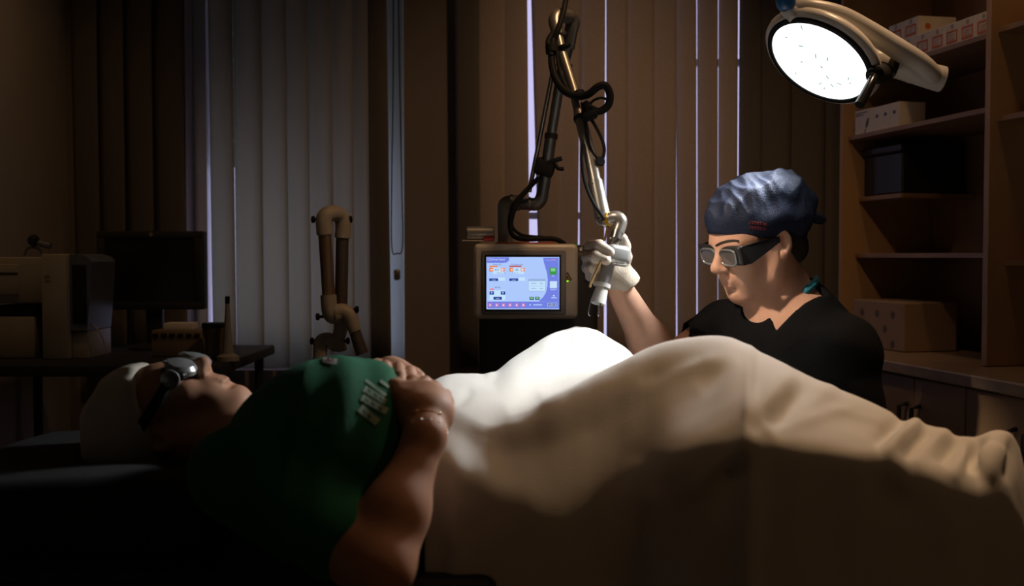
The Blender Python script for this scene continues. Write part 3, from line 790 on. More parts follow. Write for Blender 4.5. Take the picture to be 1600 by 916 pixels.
for a, b, r in (((902, 145, 2.46), (905, 152, 2.455), .0165), ((907, 182, 2.435), (909, 188, 2.43), .0175), ((880, 70, 2.52), (882, 76, 2.52), .0165), ((884, 98, 2.66), (882, 106, 2.66), .0175), ((862, 70, 2.515), (863, 84, 2.51), .0150)):
    MB().lathe(P(*a), P(*b) - P(*a), [(0, r * .8), (.002, r), ((P(*b) - P(*a)).length - .002, r), ((P(*b) - P(*a)).length, r * .8)], 16).build('cable_clamp', M_RUB, LM)
MB().box((-.016, -.014, -.010), (.016, .014, .010), frame(P(922, 181, 2.40), P(932, 176, 2.40) - P(912, 184, 2.40), (0, 0, 1)), bev=.006, seg=2).build('cable_clip', M_RUB, LM)
MB().box((-.026, -.018, -.022), (.024, .018, .022), frame(P(852, 262, 2.735), P(862, 264, 2.735) - P(842, 258, 2.735), (0, 0, 1)), bev=.009, seg=2).build('strap_bundle', M_RUB, LM)
MB().box((-.02, -.004, -.006), (.02, .004, .006), frame(P(866, 251, 2.72), P(876, 250, 2.72) - P(856, 256, 2.72), (0, 0, 1)), bev=.002).build('strap_end', M_RUB, LM)
MB().tube([P(866, 255, 2.72), P(872, 263, 2.72), P(881, 264, 2.72)], .005, 8, smooth=4).build('strap_end', M_RUB, LM)
MB().lathe(P(937, 253, 2.375), (0.2, -1, 0.2), [(0, .010), (.004, .011), (.008, .009)], 14).build('cable_end_ring', M_RUB, LM)
MB().lathe(P(940, 345, 2.312), (0, -1, 0), [(0, .0022), (.003, .0022)], 8).build('screw', M_BLACK, LM)
MB().lathe(P(926, 287, 2.347), (0, -1, 0), [(0, .0016), (.003, .0016)], 8).build('screw', M_BLACK, LM)

# ------------------------------------------------------------------ smoke extraction arm
M_BEI = material('beige_plastic', (0.40, 0.34, 0.26), 0.5, var=0.05, scale=30)
M_BRZ = material('bronze_tube', (0.30, 0.20, 0.12), 0.35, metal=0.65, var=0.08, scale=30, stretch=(1, 1, 0.1))
M_BRZ_D = material('dark_bronze_tube', (0.12, 0.095, 0.075), 0.45, metal=0.4, var=0.08, scale=30)
YS = 2.9
SA = thing('extraction_arm', 'beige jointed smoke extraction arm with bronze tubes standing before the left blind', 'extraction arm', (P(520, 560, YS).x, YS + .02, 0))
def TS(path, r, name, mat, sm=0): return MB().tube(path, r, 20, smooth=sm).build(name, mat, SA)
TS([P(507, 360, YS - .03), P(514, 468, YS - .03)], .0172, 'arm_tube', M_BRZ)
TS([P(535, 365, YS + .02), P(533, 480, YS + .02)], .0172, 'arm_tube', M_BRZ_D)
TS([P(507.5, 367, YS - .03), P(506, 345, YS - .03), P(510, 336, YS - .025), P(520, 333, YS - .01), P(523, 333, YS - .005)], .0212, 'elbow_joint', M_BEI, 5)
TS([P(535, 372, YS + .02), P(536, 350, YS + .02), P(532, 338, YS + .015), P(524, 334, YS), P(519, 334, YS)], .0212, 'elbow_joint', M_BEI, 5)
TS([P(519.5, 333, YS - .006), P(521.5, 333, YS - .006)], .0225, 'joint_seam', M_BEI)
TS([P(513, 461, YS - .03), P(515, 485, YS - .03), P(520, 494, YS - .025), P(532, 492, YS - .02)], .0212, 'elbow_joint', M_BEI, 5)
TS([P(523, 489, YS - .024), P(536, 487, YS - .02), P(546, 494, YS - .02), P(551, 508, YS - .02), P(555, 518, YS - .02)], [.0215, .0215, .0205, .0185, .0165], 'elbow_joint', M_BEI, 5)
TS([P(525, 490, YS - .026), P(527.5, 490, YS - .026)], .0240, 'joint_seam', M_BEI)
TS([P(553, 514, YS - .02), P(566, 553, YS - .02)], [.0150, .0175], 'suction_nozzle', M_BRZ_D)
TS([P(533, 478, YS + .02), P(532, 515, YS + .02), P(526, 530, YS + .02), P(515, 534, YS + .02)], .0185, 'elbow_joint', M_BEI, 5)
TS([P(538, 536, YS + .02), P(528, 538, YS + .02), P(512, 532, YS + .015), P(502, 536, YS + .01), P(500, 552, YS + .01), P(500, 580, YS + .01)], [.0200, .0215, .0215, .0205, .0190, .0185], 'elbow_joint', M_BEI, 5)
TS([P(519, 536, YS + .02), P(521, 536, YS + .02)], .0240, 'joint_seam', M_BEI)
TS([P(500, 572, YS + .01), Vector((P(500, 572, YS + .01).x, YS + .01, .08))], .0172, 'stand_tube', M_BRZ_D)
bx_ = P(500, 572, YS + .01).x
MB().lathe((bx_, YS + .01, 0), (0, 0, 1), [(0, .17), (.02, .17), (.035, .15), (.05, .05), (.085, .03)], 28).build('stand_base', M_BEI, SA)
for a, d in (((496, 343, YS - .025), -1), ((541, 343, YS + .02), 1), ((503, 495, YS - .03), -1), ((551, 484, YS - .02), 1), ((494, 533, YS + .01), -1), ((537, 533, YS + .02), 1)):
    MB().lathe(P(*a), (d, 0, .02 * d), [(-.004, .004), (.006, .004), (.007, .008), (.009, .0095), (.014, .0095), (.016, .007)], 14).build('clamp_knob', M_RUB, SA)

# ------------------------------------------------------------------ operating lamp
M_LW = material('lamp_enamel', (0.62, 0.60, 0.56), 0.32, var=0.03, scale=20)
YL = 2.38
n_l = Vector((-.57, -.31, -.76)).normalized()
LC = P(1286, 88, YL)
OL = thing('operating_lamp', 'white ceiling-hung operating lamp, lit, above the surgeon at the upper right', 'lamp', LC)
MB().lathe(LC + n_l * .012, -n_l, [(0, .122), (-.004, .129), (.003, .135), (.012, .136), (.022, .131), (.032, .113), (.038, .08), (.040, 0)], 56).build('lamp_head', M_LW, OL)
MB().lathe(LC + n_l * .0165, n_l, [(-.004, .123), (0, .125), (.003, .1235), (.0035, .114), (0, .1135)], 56).build('black_gasket', M_RUB, OL)
lens = MB().lathe(LC + n_l * .0170, n_l, [(-.002, .1137), (0, .1137), (.0022, .09), (.003, 0)], 48).build('lens', emis('lamp_lens_light', (250, 255, 255), 1.6), OL)
rng = random.Random(11)
la = n_l.orthogonal().normalized(); lb = n_l.cross(la)
M_LED = emis('led_speck_tint', (150, 200, 200), 0.55)
for k in range(15):
    r_ = .1 * math.sqrt(rng.random()); a_ = rng.random() * 6.283
    c_ = LC + n_l * (.0208 - .0025 * r_ / .1) + (la * math.cos(a_) + lb * math.sin(a_)) * r_
    ln = rng.uniform(.005, .012); d_ = (la * math.cos(a_ * 3) + lb * math.sin(a_ * 3))
    MB().tube([c_ - d_ * ln / 2, c_ + d_ * ln / 2], .0014, 5).build('led_speck', M_LED, lens)
TL = lambda path, r, name, mat=M_LW, sm=5: MB().tube(path, r, 24, smooth=sm).build(name, mat, OL)
TL([P(1236, 14, YL - .05), P(1266, 13, YL - .06), P(1310, 23, YL - .06), P(1352, 45, YL - .055), P(1400, 75, YL - .045), P(1436, 98, YL - .03), P(1455, 116, YL - .015), P(1462, 127, YL)], [.020, .0195, .020, .021, .0225, .0225, .022, .018], 'yoke_arm')
MB().tube([P(1232, 12, YL - .05), P(1240, 22, YL - .06), P(1243, 30, YL - .065)], [.020, .018, .013], 20, smooth=4).build('yoke_pivot', M_LW, OL)
TL([P(1397, 103, YL), P(1472, 124, YL)], [.0245, .0285], 'swivel_barrel', sm=0)
TL([P(1471.6, 123.9, YL), P(1473, 124.2, YL)], [.0262, .0262], 'barrel_end_cap', M_SILVER_D, 0)
TL([P(1396, 103, YL), P(1399, 103.6, YL)], .0255, 'black_ring', M_RUB, 0)
TL([P(1350, 95, YL + .05), P(1378, 100, YL + .02), P(1396, 103, YL)], [.05, .030, .0245], 'head_socket', M_LW)
MB().lathe(P(1366, 117, YL - .105), P(1384, 112, YL) - P(1366, 117, YL - .105), [(0, .008), (.006, .019), (.07, .024), (.10, .02)], 20).build('handle_mount', M_RUB, OL)
TL([P(1367, 116, YL - .09), P(1362, 128, YL - .115), P(1343, 164, YL - .14)], [.0090, .0095, .0105], 'handle_grip', material('black_gloss', (0.012, 0.012, 0.012), 0.18, var=0.1), 3)
for yy in (109, 116):
    MB().tube([P(1356, yy + 4, YL - .11), P(1358, yy, YL - .115), P(1364, yy - 1, YL - .11)], .0022, 8, smooth=4).build('grip_ring', M_RUB, OL)
M_BLUE = material('blue_enamel', (0.02, 0.10, 0.25), 0.25, var=0.08)
MB().lathe(P(1229, 18, YL - .065), (-.1, -.05, 1), [(0, .004), (.003, .014), (.010, .019), (.022, .021), (.034, .019), (.036, .016)], 24).build('ball_joint', M_BLUE, OL)
MB().lathe(P(1227, -4, YL - .065), (-.1, -.05, 1), [(0, .017), (.012, .017), (.02, .02), (.05, .02)], 24).build('joint_collar', M_LW, OL)
MB().tube([P(1224, -30, YL - .065), Vector((P(1222, -60, YL).x, YL - .06, 2.2)), Vector((P(1222, -60, YL).x + .35, YL + .25, 2.35)), Vector((P(1222, -60, YL).x + .4, YL + .3, ZC - .001))], [.02, .022, .024, .03], 20).build('suspension_arm', M_LW, OL)
ls = spot('operating_lamp_beam', LC + n_l * .03, LC + n_l * .03 + Vector((-.55, -.33, -.69)), 100.0, (0.95, 0.98, 1.0), 84, 1.0, 0.10)
# ------------------------------------------------------------------ instrument trolley and equipment on the left
M_GREY_L = material('off_white_case', (0.40, 0.36, 0.29), 0.5, var=0.04, scale=20)
M_GREY_D = material('grey_blue_panel', (0.12, 0.135, 0.16), 0.4, var=0.05)
TR = thing('instrument_trolley', 'dark instrument trolley below the switched-off monitor at the left', 'trolley', (-1.14, 3.15, 0))
ZT = .915
MB().box((-1.53, 2.82, ZT - .03), (-.76, 3.48, ZT), bev=.006).build('top', M_CART, TR)
MB().box((-1.50, 2.86, .30), (-.79, 3.45, .33), bev=.005).build('shelf', M_CART, TR)
for lx in (-1.50, -.80):
    for ly in (2.86, 3.43):
        MB().tube([(lx, ly, .05), (lx, ly, ZT - .03)], .014, 12).build('leg', M_BLACK, TR)
        MB().lathe((lx - .012, ly, .026), (1, 0, 0), [(0, .02), (.004, .026), (.02, .026), (.024, .02)], 14).build('caster', M_BLACK, TR)
# monitor
YQ = 3.3
MO = thing('monitor', 'black switched-off flat monitor with a round badge on its upper bezel', 'monitor', (P(238, 540, YQ).x, YQ + .02, ZT))
def quad_panel(c, y0, y1, name, mat, parent, bev=.004, Y=YQ):
    (xa, ya), (xb, yb) = c
    a, b = P(xa, ya, Y), P(xb, yb, Y)
    return MB().box((a.x, Y + y0, b.z), (b.x, Y + y1, a.z), bev=bev).build(name, mat, parent)
M_BEZ = material('monitor_bezel', (0.016, 0.016, 0.018), 0.5, var=0.2, scale=30)
quad_panel(((150, 361), (319, 484)), 0, .045, 'case', M_BEZ, MO, .006)
for nm, c in (('bezel_top', ((152, 362), (317, 372))), ('bezel_bottom', ((152, 472), (317, 483))), ('bezel_side', ((152, 372.3), (166, 471.7))), ('bezel_side', ((304, 372.3), (317, 471.7)))):
    quad_panel(c, -.008, -.0002, nm, M_BEZ, MO, .002)
quad_panel(((166.5, 372.5), (303.5, 471.5)), -.002, -.0003, 'screen', material('dark_screen', (0.010, 0.008, 0.007), 0.22, var=0.1, spec=0.8), MO, 0)
MB().lathe(P(236, 366.5, YQ - .0082), (0, -1, 0), [(0, .006), (.001, .006)], 20).build('round_badge', M_SILVER_D, MO)
MB().box((P(225, 485, YQ).x, YQ + .015, ZT + .015), (P(250, 485, YQ).x, YQ + .04, P(225, 482, YQ).z), bev=.004).build('stand_neck', M_BEZ, MO)
MB().lathe((P(238, 540, YQ).x, YQ + .02, ZT), (0, 0, 1), [(0, .075), (.008, .075), (.014, .06), (.018, .03)], 28).build('stand_foot', M_BEZ, MO)
# analyser: two-unit cabinet at the frame's left edge
YA = 3.0
AN = thing('analyser', 'off-white desktop analyser with a drawer front and a dark side window', 'medical device', (P(60, 540, YA).x, YA + .15, ZT))
def an(c, y0, y1, nm, mat, bev=.004): return quad_panel(c, y0, y1, nm, mat, AN, bev, YA)
an(((-22, 402), (67, 474)), 0, .2, 'upper_case', M_GREY_L, .006)
an(((-18, 413), (31, 461)), -.006, -.0003, 'drawer_front', M_GREY_L, .003)
an(((-18, 426), (29, 428.5)), -.0075, -.0061, 'drawer_groove', M_BLACK, .0003)
an(((-22, 478), (52, 494)), .02, .2, 'dark_recess', M_BLACK, .003)
b_ = P(52, 400, YA)
MB().box((P(-22, 400, YA).x, YA + .01, ZT), (P(50, 400, YA).x, YA + .2, P(0, 495, YA).z), bev=.005).build('lower_case', M_GREY_L, AN)
MB().box((P(68, 400, YA).x, YA - .02, ZT), (P(108, 400, YA).x, YA + .2, P(0, 397, YA).z), bev=.006).build('tower_case', M_GREY_L, AN)
arc = [P(108.5, 517, YA)]
for (x, y) in ((108.5, 398), (118, 397), (130, 399), (139, 403), (143, 409), (140, 470), (136, 517)): arc.append(P(x, y, YA))
MB().prism(arc, (0, .18, 0)).build('curved_side', M_GREY_D, AN, smooth=False)
an(((113, 414), (136, 505)), -.004, -.0003, 'dark_window', M_BLACK, .002)
MB().box((P(110, 518, YA).x, YA + .01, ZT), (P(136, 518, YA).x, YA + .18, P(0, 518, YA).z), bev=.003).build('tower_foot', M_GREY_L, AN)
for k in range(4):
    MB().lathe(P(72 + 4 * (k % 2), 432 + 7 * (k // 2), YA - .0201), (0, -1, 0), [(0, .004), (.0006, .004)], 10).build('printed_mark', material('faint_orange', (0.35, 0.16, 0.08), 0.6), AN)
MB().tube([P(138, 505, YA + .05), P(150, 512, YA), P(160, 528, YA), P(165, 545, YA)], .0022, 8, smooth=6).build('power_lead', M_GREY_L, AN)
# camera ball on the analyser
CB = thing('web_camera', 'small black ball camera with a grey tube on top of the analyser', 'camera', P(58, 397, YA + .1))
cz = P(53, 376, YA + .1)
MB().lathe(cz + Vector((0, -.016, 0)), (0, 1, 0), [(0, .006), (.004, .0135), (.014, .0175), (.024, .0145), (.03, .006)], 22).build('camera_ball', M_BLACK, CB)
MB().tube([P(60, 380, YA + .1), P(79, 385, YA + .1)], .010, 14).build('camera_tube', M_GREY_D, CB)
MB().tube([P(38, 401, YA + .1), P(42, 390, YA + .1), P(52, 387, YA + .1), P(62, 391, YA + .1), P(66, 401, YA + .1)], .0035, 8, smooth=5).build('camera_foot', M_GREY_D, CB)
# keypad device, jar, probe
KD = thing('keypad_device', 'small brown device with a row of dark keys under the monitor', 'medical device', (P(275, 540, 3.05).x, 3.1, ZT))
MB().box((P(236, 540, 3.05).x, 3.05, ZT), (P(316, 540, 3.05).x, 3.2, P(275, 516, 3.05).z), bev=.006).build('case', material('brown_case', (0.2, 0.15, 0.1), 0.5), KD)
for k in range(6):
    c = P(243 + 13 * k, 524, 3.048)
    MB().box((c.x - .008, 3.045, c.z - .005), (c.x + .008, 3.0497, c.z + .005), bev=.0015).build('key', M_BLACK, KD)
a = P(252, 512, 3.06); 
MB().box((a.x, 3.08, P(275, 515.5, 3.08).z), (P(297, 512, 3.06).x, 3.14, P(275, 505, 3.08).z), bev=.002).build('paper_block', M_CARD, KD)
JR = thing('jar', 'dark brown lidded jar beside the white probe', 'jar', (P(335, 540, 3.0).x, 3.0, ZT))
jb = P(335, 505, 3.0).z
MB().lathe((P(335, 540, 3.0).x, 3.0, ZT), (0, 0, 1), [(0, .022), (.004, .025), (jb - ZT - .05, .026), (jb - ZT - .03, .031), (jb - ZT - .012, .033)], 24).build('jar_body', material('brown_jar', (0.12, 0.09, 0.06), 0.35), JR)
MB().lathe((P(335, 540, 3.0).x, 3.0, jb - .0118), (0, 0, 1), [(0, .034), (.010, .034), (.013, .03)], 24).build('lid', M_BLACK, JR)
PR = thing('probe', 'slim upright white probe with a black tip beside the jar', 'probe', (P(356, 545, 2.95).x, 2.95, ZT))
px_ = P(356, 545, 2.95).x
MB().lathe((px_, 2.95, ZT), (0, 0, 1), [(0, .030), (.012, .030), (.02, .016), (.06, .011), (P(356, 475, 2.95).z - ZT, .006)], 18).build('probe_body', material('probe_grey', (0.3, 0.27, 0.22), 0.5), PR)
MB().box((px_ - .006, 2.945, P(356, 474.8, 2.95).z), (px_ + .006, 2.955, P(356, 463, 2.95).z), bev=.002).build('probe_tip', M_BLACK, PR)

# ------------------------------------------------------------------ treatment bed
M_NAVY = material('navy_vinyl', (0.010, 0.013, 0.032), 0.5, var=0.15, scale=25, bump=0.1, bscale=200)
BD = thing('treatment_bed', 'navy treatment bed under the patient', 'bed', (-.5, 1.75, 0))
MB().box((-1.42, 1.48, .68), (-.02, 2.18, .757), bev=.02, seg=3).build('mattress', M_NAVY, BD)
MB().box((-1.38, 1.52, .62), (-.05, 2.13, .6795), bev=.01).build('bed_frame', M_CART, BD)
MB().box((-.75, 1.6, .06), (-.15, 1.95, .62), bev=.02).build('pedestal', M_CART, BD)
MB().box((-1.1, 1.5, 0), (.1, 2.05, .06), bev=.015).build('base_plate', M_CART, BD)

# ------------------------------------------------------------------ white sheet over the legs
M_SHEET = material('sheet_cotton', (0.62, 0.60, 0.555), 0.85, var=0.035, scale=9, bump=0.12, bscale=500, sheen=0.15)
# stations: px, far hem, far crest (py,Y), valley (Y, z drop), near crest (py,Y), fold (py,Y), hem Y
ST = [
 # px   F(py,Y)       V(py,Y)       C(py,Y)       K1(py,Y)     K(py,Y)      hemY
 (664, (606, 1.84), (612, 1.72), (622, 1.62), (664, 1.565), (712, 1.52), 1.46),
 (690, (589, 1.92), (604, 1.76), (622, 1.63), (668, 1.57), (720, 1.52), 1.45),
 (712, (584, 1.96), (606, 1.80), (636, 1.62), (680, 1.565), (732, 1.51), 1.45),
 (740, (584, 2.00), (612, 1.82), (652, 1.61), (698, 1.56), (748, 1.512), 1.445),
 (770, (583, 2.06), (616, 1.84), (664, 1.60), (710, 1.555), (762, 1.51), 1.445),
 (800, (560, 2.12), (618, 1.86), (658, 1.60), (714, 1.555), (772, 1.51), 1.445),
 (830, (541, 2.18), (614, 1.90), (645, 1.61), (710, 1.558), (776, 1.512), 1.44),
 (865, (519, 2.23), (606, 1.94), (627, 1.62), (700, 1.565), (774, 1.525), 1.43),
 (900, (508, 2.26), (592, 1.97), (610, 1.64), (688, 1.582), (768, 1.54), 1.42),
 (930, (515, 2.28), (580, 1.99), (594, 1.66), (676, 1.598), (758, 1.55), 1.41),
 (960, (532, 2.29), (572, 2.00), (578, 1.68), (662, 1.608), (746, 1.55), 1.40),
 (985, (550, 2.27), (572, 1.98), (562, 1.70), (650, 1.608), (736, 1.54), 1.39),
 (1010, (590, 2.05), (570, 1.88), (547, 1.715), (638, 1.605), (724, 1.52), 1.38),
 (1050, (620, 1.90), (566, 1.82), (533, 1.72), (622, 1.59), (708, 1.47), 1.365),
 (1100, (620, 1.88), (560, 1.82), (525, 1.72), (610, 1.57), (692, 1.44), 1.35),
 (1140, (620, 1.88), (560, 1.81), (527, 1.715), (602, 1.545), (684, 1.42), 1.33),
 (1170, (630, 1.87), (570, 1.81), (540, 1.71), (606, 1.525), (680, 1.40), 1.335),
 (1200, (640, 1.87), (586, 1.80), (556, 1.70), (616, 1.525), (684, 1.41), 1.34),
 (1250, (660, 1.86), (610, 1.79), (580, 1.69), (632, 1.53), (692, 1.415), 1.345),
 (1300, (680, 1.85), (632, 1.78), (603, 1.68), (648, 1.535), (700, 1.42), 1.35),
 (1355, (700, 1.83), (656, 1.76), (627, 1.67), (664, 1.54), (708, 1.43), 1.36),
 (1400, (715, 1.82), (678, 1.75), (648, 1.66), (676, 1.545), (716, 1.44), 1.37),
 (1425, (720, 1.82), (688, 1.75), (657, 1.65), (682, 1.55), (722, 1.45), 1.375),
 (1440, (725, 1.81), (692, 1.74), (661, 1.65), (690, 1.55), (730, 1.455), 1.38),
 (1470, (735, 1.80), (702, 1.74), (669, 1.64), (700, 1.55), (742, 1.46), 1.385),
 (1505, (745, 1.79), (712, 1.73), (682, 1.63), (712, 1.55), (756, 1.47), 1.39),
 (1530, (745, 1.78), (710, 1.72), (681, 1.62), (722, 1.55), (764, 1.48), 1.40),
 (1548, (740, 1.77), (704, 1.71), (674, 1.62), (706, 1.55), (756, 1.49), 1.41),
 (1566, (740, 1.76), (704, 1.70), (673, 1.62), (700, 1.56), (752, 1.50), 1.42),
 (1582, (745, 1.74), (712, 1.68), (680, 1.62), (708, 1.57), (760, 1.52), 1.45),
 (1592, (760, 1.70), (725, 1.66), (694, 1.62), (724, 1.58), (772, 1.55), 1.50),
]
def catmull(pts, ts, n_per):
    out = []
    for i in range(len(pts) - 1):
        p0 = pts[max(i - 1, 0)]; p1 = pts[i]; p2 = pts[i + 1]; p3 = pts[min(i + 2, len(pts) - 1)]
        for k in range(n_per[i]):
            t = k / n_per[i]
            # centripetal-like tangents limited to avoid overshoot
            m1 = (p2 - p0) * 0.5; m2 = (p3 - p1) * 0.5
            lim = (p2 - p1).length * 1.1
            if m1.length > lim: m1 = m1 * (lim / m1.length)
            if m2.length > lim: m2 = m2 * (lim / m2.length)
            h = (2 * t ** 3 - 3 * t ** 2 + 1, t ** 3 - 2 * t ** 2 + t, -2 * t ** 3 + 3 * t ** 2, t ** 3 - t ** 2)
            out.append(p1 * h[0] + m1 * h[1] + p2 * h[2] + m2 * h[3])
    out.append(pts[-1]); return out
sections = []
for px, Fp, Vp, Cp, K1, K, hy in ST:
    f_ = P(px, *Fp); v_ = P(px, *Vp); c_ = P(px, *Cp); k1 = P(px, *K1); k_ = P(px, *K)
    sx = k_.x
    far = f_ + Vector((0, .07, -.05)); farlow = f_ + Vector((0, .11, -.20))
    if px >= 1010: far = f_ + Vector((0, .02, -.05)); farlow = f_ + Vector((0, .03, -.16))
    edge = max(0, (px - 1500) / 92)
    hy = k_.y - .010
    h1 = Vector((sx, k_.y - .011, k_.z - .05)); h2 = Vector((sx - .012 * edge, hy, k_.z - .20)); h3 = Vector((sx - .02 * edge, hy, .46))
    pts = [farlow, far, f_, v_, c_, k1, k_, h1, h2, h3]
    sections.append(catmull(pts, None, [4, 4, 16, 14, 14, 12, 8, 10, 10]))
cols = []
nst = len(sections); m_ = len(sections[0])
for i in range(nst - 1):
    steps = max(2, int(round((ST[i + 1][0] - ST[i][0]) / 4)))
    for k in range(steps):
        t = k / steps; row = []
        h = (2 * t ** 3 - 3 * t ** 2 + 1, t ** 3 - 2 * t ** 2 + t, -2 * t ** 3 + 3 * t ** 2, t ** 3 - t ** 2)
        d = ST[i + 1][0] - ST[i][0]
        d0 = ST[i + 1][0] - ST[max(i - 1, 0)][0]; d1 = ST[min(i + 2, nst - 1)][0] - ST[i][0]
        for j in range(m_):
            p0 = sections[max(i - 1, 0)][j]; p1 = sections[i][j]; p2 = sections[i + 1][j]; p3 = sections[min(i + 2, nst - 1)][j]
            row.append(p1 * h[0] + (p2 - p0) * (d / d0) * h[1] + p2 * h[2] + (p3 - p1) * (d / d1) * h[3])
        cols.append(row)
cols.append(sections[-1])
# closing column at the foot end: the cloth falls over the toes
last = sections[-1]
for w, s_ in ((.012, .035), (.018, .10), (.02, .2)):
    cols.append([Vector((p.x + w - .0 * s_, p.y * (1 - s_ * .0) + (1.60 - p.y) * s_ * .5, max(.47, p.z - s_))) for p in last])
G = np.array([[tuple(p) for p in r] for r in cols])
def grid_normals(G):
    du = np.gradient(G, axis=0); dv = np.gradient(G, axis=1)
    n = np.cross(dv, du); return n / (np.linalg.norm(n, axis=2, keepdims=True) + 1e-9)
NRM = grid_normals(G)
if NRM[len(G) // 2, 34, 2] < 0: NRM = -NRM
PX = proj(G)
def crease(G, a, b, w, amp, prof='gauss', taper=True):
    a = np.array(a, float); b = np.array(b, float); ab = b - a; L = np.linalg.norm(ab)
    rel = PX - a; t = (rel @ ab) / (L * L); d = (rel[..., 0] * ab[1] - rel[..., 1] * ab[0]) / L
    tt = np.clip(t, -.15, 1.15); over = (t - tt) * L
    e = np.exp(-(d / w) ** 2 - (over / w) ** 2)
    if taper: e = e * np.clip(np.sin(np.clip((t + .15) / 1.3, 0, 1) * np.pi), 0, 1) ** .6
    if prof == 'step': e = e * np.tanh(d / (w * .35))
    vis = np.ones(e.shape); vis[:, :24] = 0 if prof != 'far' else 1
    return G + NRM * (e * amp * vis)[..., None]
CR = [ # (from, to, width px, height m)
 ((1172, 548), (1166, 690), 7, 0.004), ((1186, 560), (1182, 670), 9, -0.004),
 ((1235, 592), (1176, 648), 16, 0.011), ((1262, 612), (1210, 662), 18, -0.0162), ((1300, 610), (1240, 640), 14, 0.00675),
 ((1150, 552), (1100, 600), 16, -0.005), ((1140, 560), (1040, 580), 10, 0.0054), ((1090, 562), (1010, 590), 9, -0.0054),
 ((1330, 640), (1210, 668), 8, 0.0054), ((1380, 660), (1290, 640), 6, 0.003375),
 ((1432, 662), (1385, 705), 10, 0.01485), ((1412, 655), (1370, 690), 11, -0.0135), ((1452, 680), (1415, 712), 10, -0.01215),
 ((1480, 676), (1440, 700), 10, 0.0081), ((1500, 690), (1470, 720), 12, -0.0108), ((1518, 690), (1488, 745), 12, 0.0081),
 ((1528, 690), (1520, 735), 12, -0.0216), ((1552, 700), (1536, 742), 18, 0.0189), ((1583, 690), (1572, 745), 6, -0.0081),
 ((1175, 690), (1070, 772), 14, 0.005), ((1190, 700), (1110, 790), 20, -0.004), ((1392, 712), (1420, 770), 16, 0.006), ((1372, 720), (1390, 800), 22, -0.005),
 ((1350, 720), (1330, 860), 24, 0.005), ((1300, 715), (1290, 880), 26, -0.004), ((1250, 705), (1230, 880), 24, 0.004), ((1465, 740), (1480, 860), 24, 0.005), ((1525, 770), (1515, 900), 18, -0.005),
 ((1000, 740), (960, 880), 34, 0.006), ((1120, 760), (1100, 890), 28, 0.004), ((1050, 780), (1030, 890), 26, -0.004),
 ((760, 700), (740, 800), 22, 0.004), ((1060, 770), (1000, 775), 6, 0.002),
 ((906, 512), (926, 545), 5, -0.006), ((895, 515), (870, 545), 14, -0.01), ((930, 520), (955, 560), 8, 0.004), ((870, 545), (790, 600), 18, 0.004), ((735, 612), (715, 632), 7, -0.006), ((760, 590), (772, 584), 5, 0.004),
 ((990, 560), (900, 610), 5, 0.004), ((900, 610), (780, 662), 5, 0.004), ((840, 625), (800, 640), 14, -0.006),
]
for a, b, w, amp in CR:
    G = crease(G, a, b, w, amp, 'far' if (max(a[0], b[0]) < 975 and max(a[1], b[1]) < 665) else 'gauss')
for _ in range(2):      # relax the weave where creases meet
    S_ = G.copy(); S_[1:-1, 1:-1] = (G[:-2, 1:-1] + G[2:, 1:-1] + G[1:-1, :-2] + G[1:-1, 2:]) / 4
    G = G * .5 + S_ * .5
fl_ = G.reshape(-1, 3); nn = NRM.reshape(-1, 3)
fl_ = fl_ + nn * (vnoise(fl_, 38, 3) * .0011 + vnoise(fl_, 95, 4) * .0004)[:, None]
G = fl_.reshape(G.shape)
sheet = MB().grid(G).build('bed_sheet', M_SHEET, angle=None)
md = sheet.modifiers.new('cloth_thickness', 'SOLIDIFY'); md.thickness = .0016; md.offset = -1
tag(sheet, 'white cotton sheet draped over raised knees and hanging down the bed side', 'sheet')
# ------------------------------------------------------------------ people
def skin_mat(name, base, flush):
    m = bpy.data.materials.new(name); m.use_nodes = True
    nt = m.node_tree; N = nt.nodes; L = nt.links; b = N['Principled BSDF']
    tc = N.new('ShaderNodeTexCoord')
    nz = N.new('ShaderNodeTexNoise'); nz.inputs['Scale'].default_value = 22; nz.inputs['Detail'].default_value = 6
    L.new(tc.outputs['Object'], nz.inputs['Vector'])
    rp = N.new('ShaderNodeValToRGB'); rp.color_ramp.elements[0].position = .35; rp.color_ramp.elements[1].position = .7
    rp.color_ramp.elements[0].color = (*base, 1); rp.color_ramp.elements[1].color = (*flush, 1)
    L.new(nz.outputs['Fac'], rp.inputs[0]); L.new(rp.outputs[0], b.inputs['Base Color'])
    b.inputs['Roughness'].default_value = .58; b.inputs['Specular IOR Level'].default_value = .3
    b.inputs['Subsurface Weight'].default_value = .12
    b.inputs['Subsurface Radius'].default_value = (.01, .004, .002)
    b.inputs['Subsurface Scale'].default_value = .6
    n2 = N.new('ShaderNodeTexNoise'); n2.inputs['Scale'].default_value = 420
    L.new(tc.outputs['Object'], n2.inputs['Vector'])
    bp = N.new('ShaderNodeBump'); bp.inputs['Strength'].default_value = .08; bp.inputs['Distance'].default_value = .003
    L.new(n2.outputs['Fac'], bp.inputs['Height']); L.new(bp.outputs[0], b.inputs['Normal'])
    return m
M_SKIN = skin_mat('skin_tanned', (.55, .31, .21), (.62, .345, .235))
M_SKIN2 = skin_mat('skin_fair', (.50, .25, .15), (.56, .29, .18))
M_HAIR = material('dark_hair', (.02, .015, .012), .6, var=.3, scale=200, stretch=(1, 1, .1), bump=.3, bscale=300)
M_SCRUB = material('black_scrubs', (.0035, .0036, .0042), .9, var=.2, scale=30, bump=.25, bscale=350, spec=.15)
M_CAPC = material('navy_cap_cloth', (.008, .014, .036), .68, var=.12, scale=40, bump=.3, bscale=300, spec=.3)
M_GLOVE = material('latex_glove', (.52, .44, .35), .5, var=.05, scale=40, bump=.15, bscale=160, sss=.1)

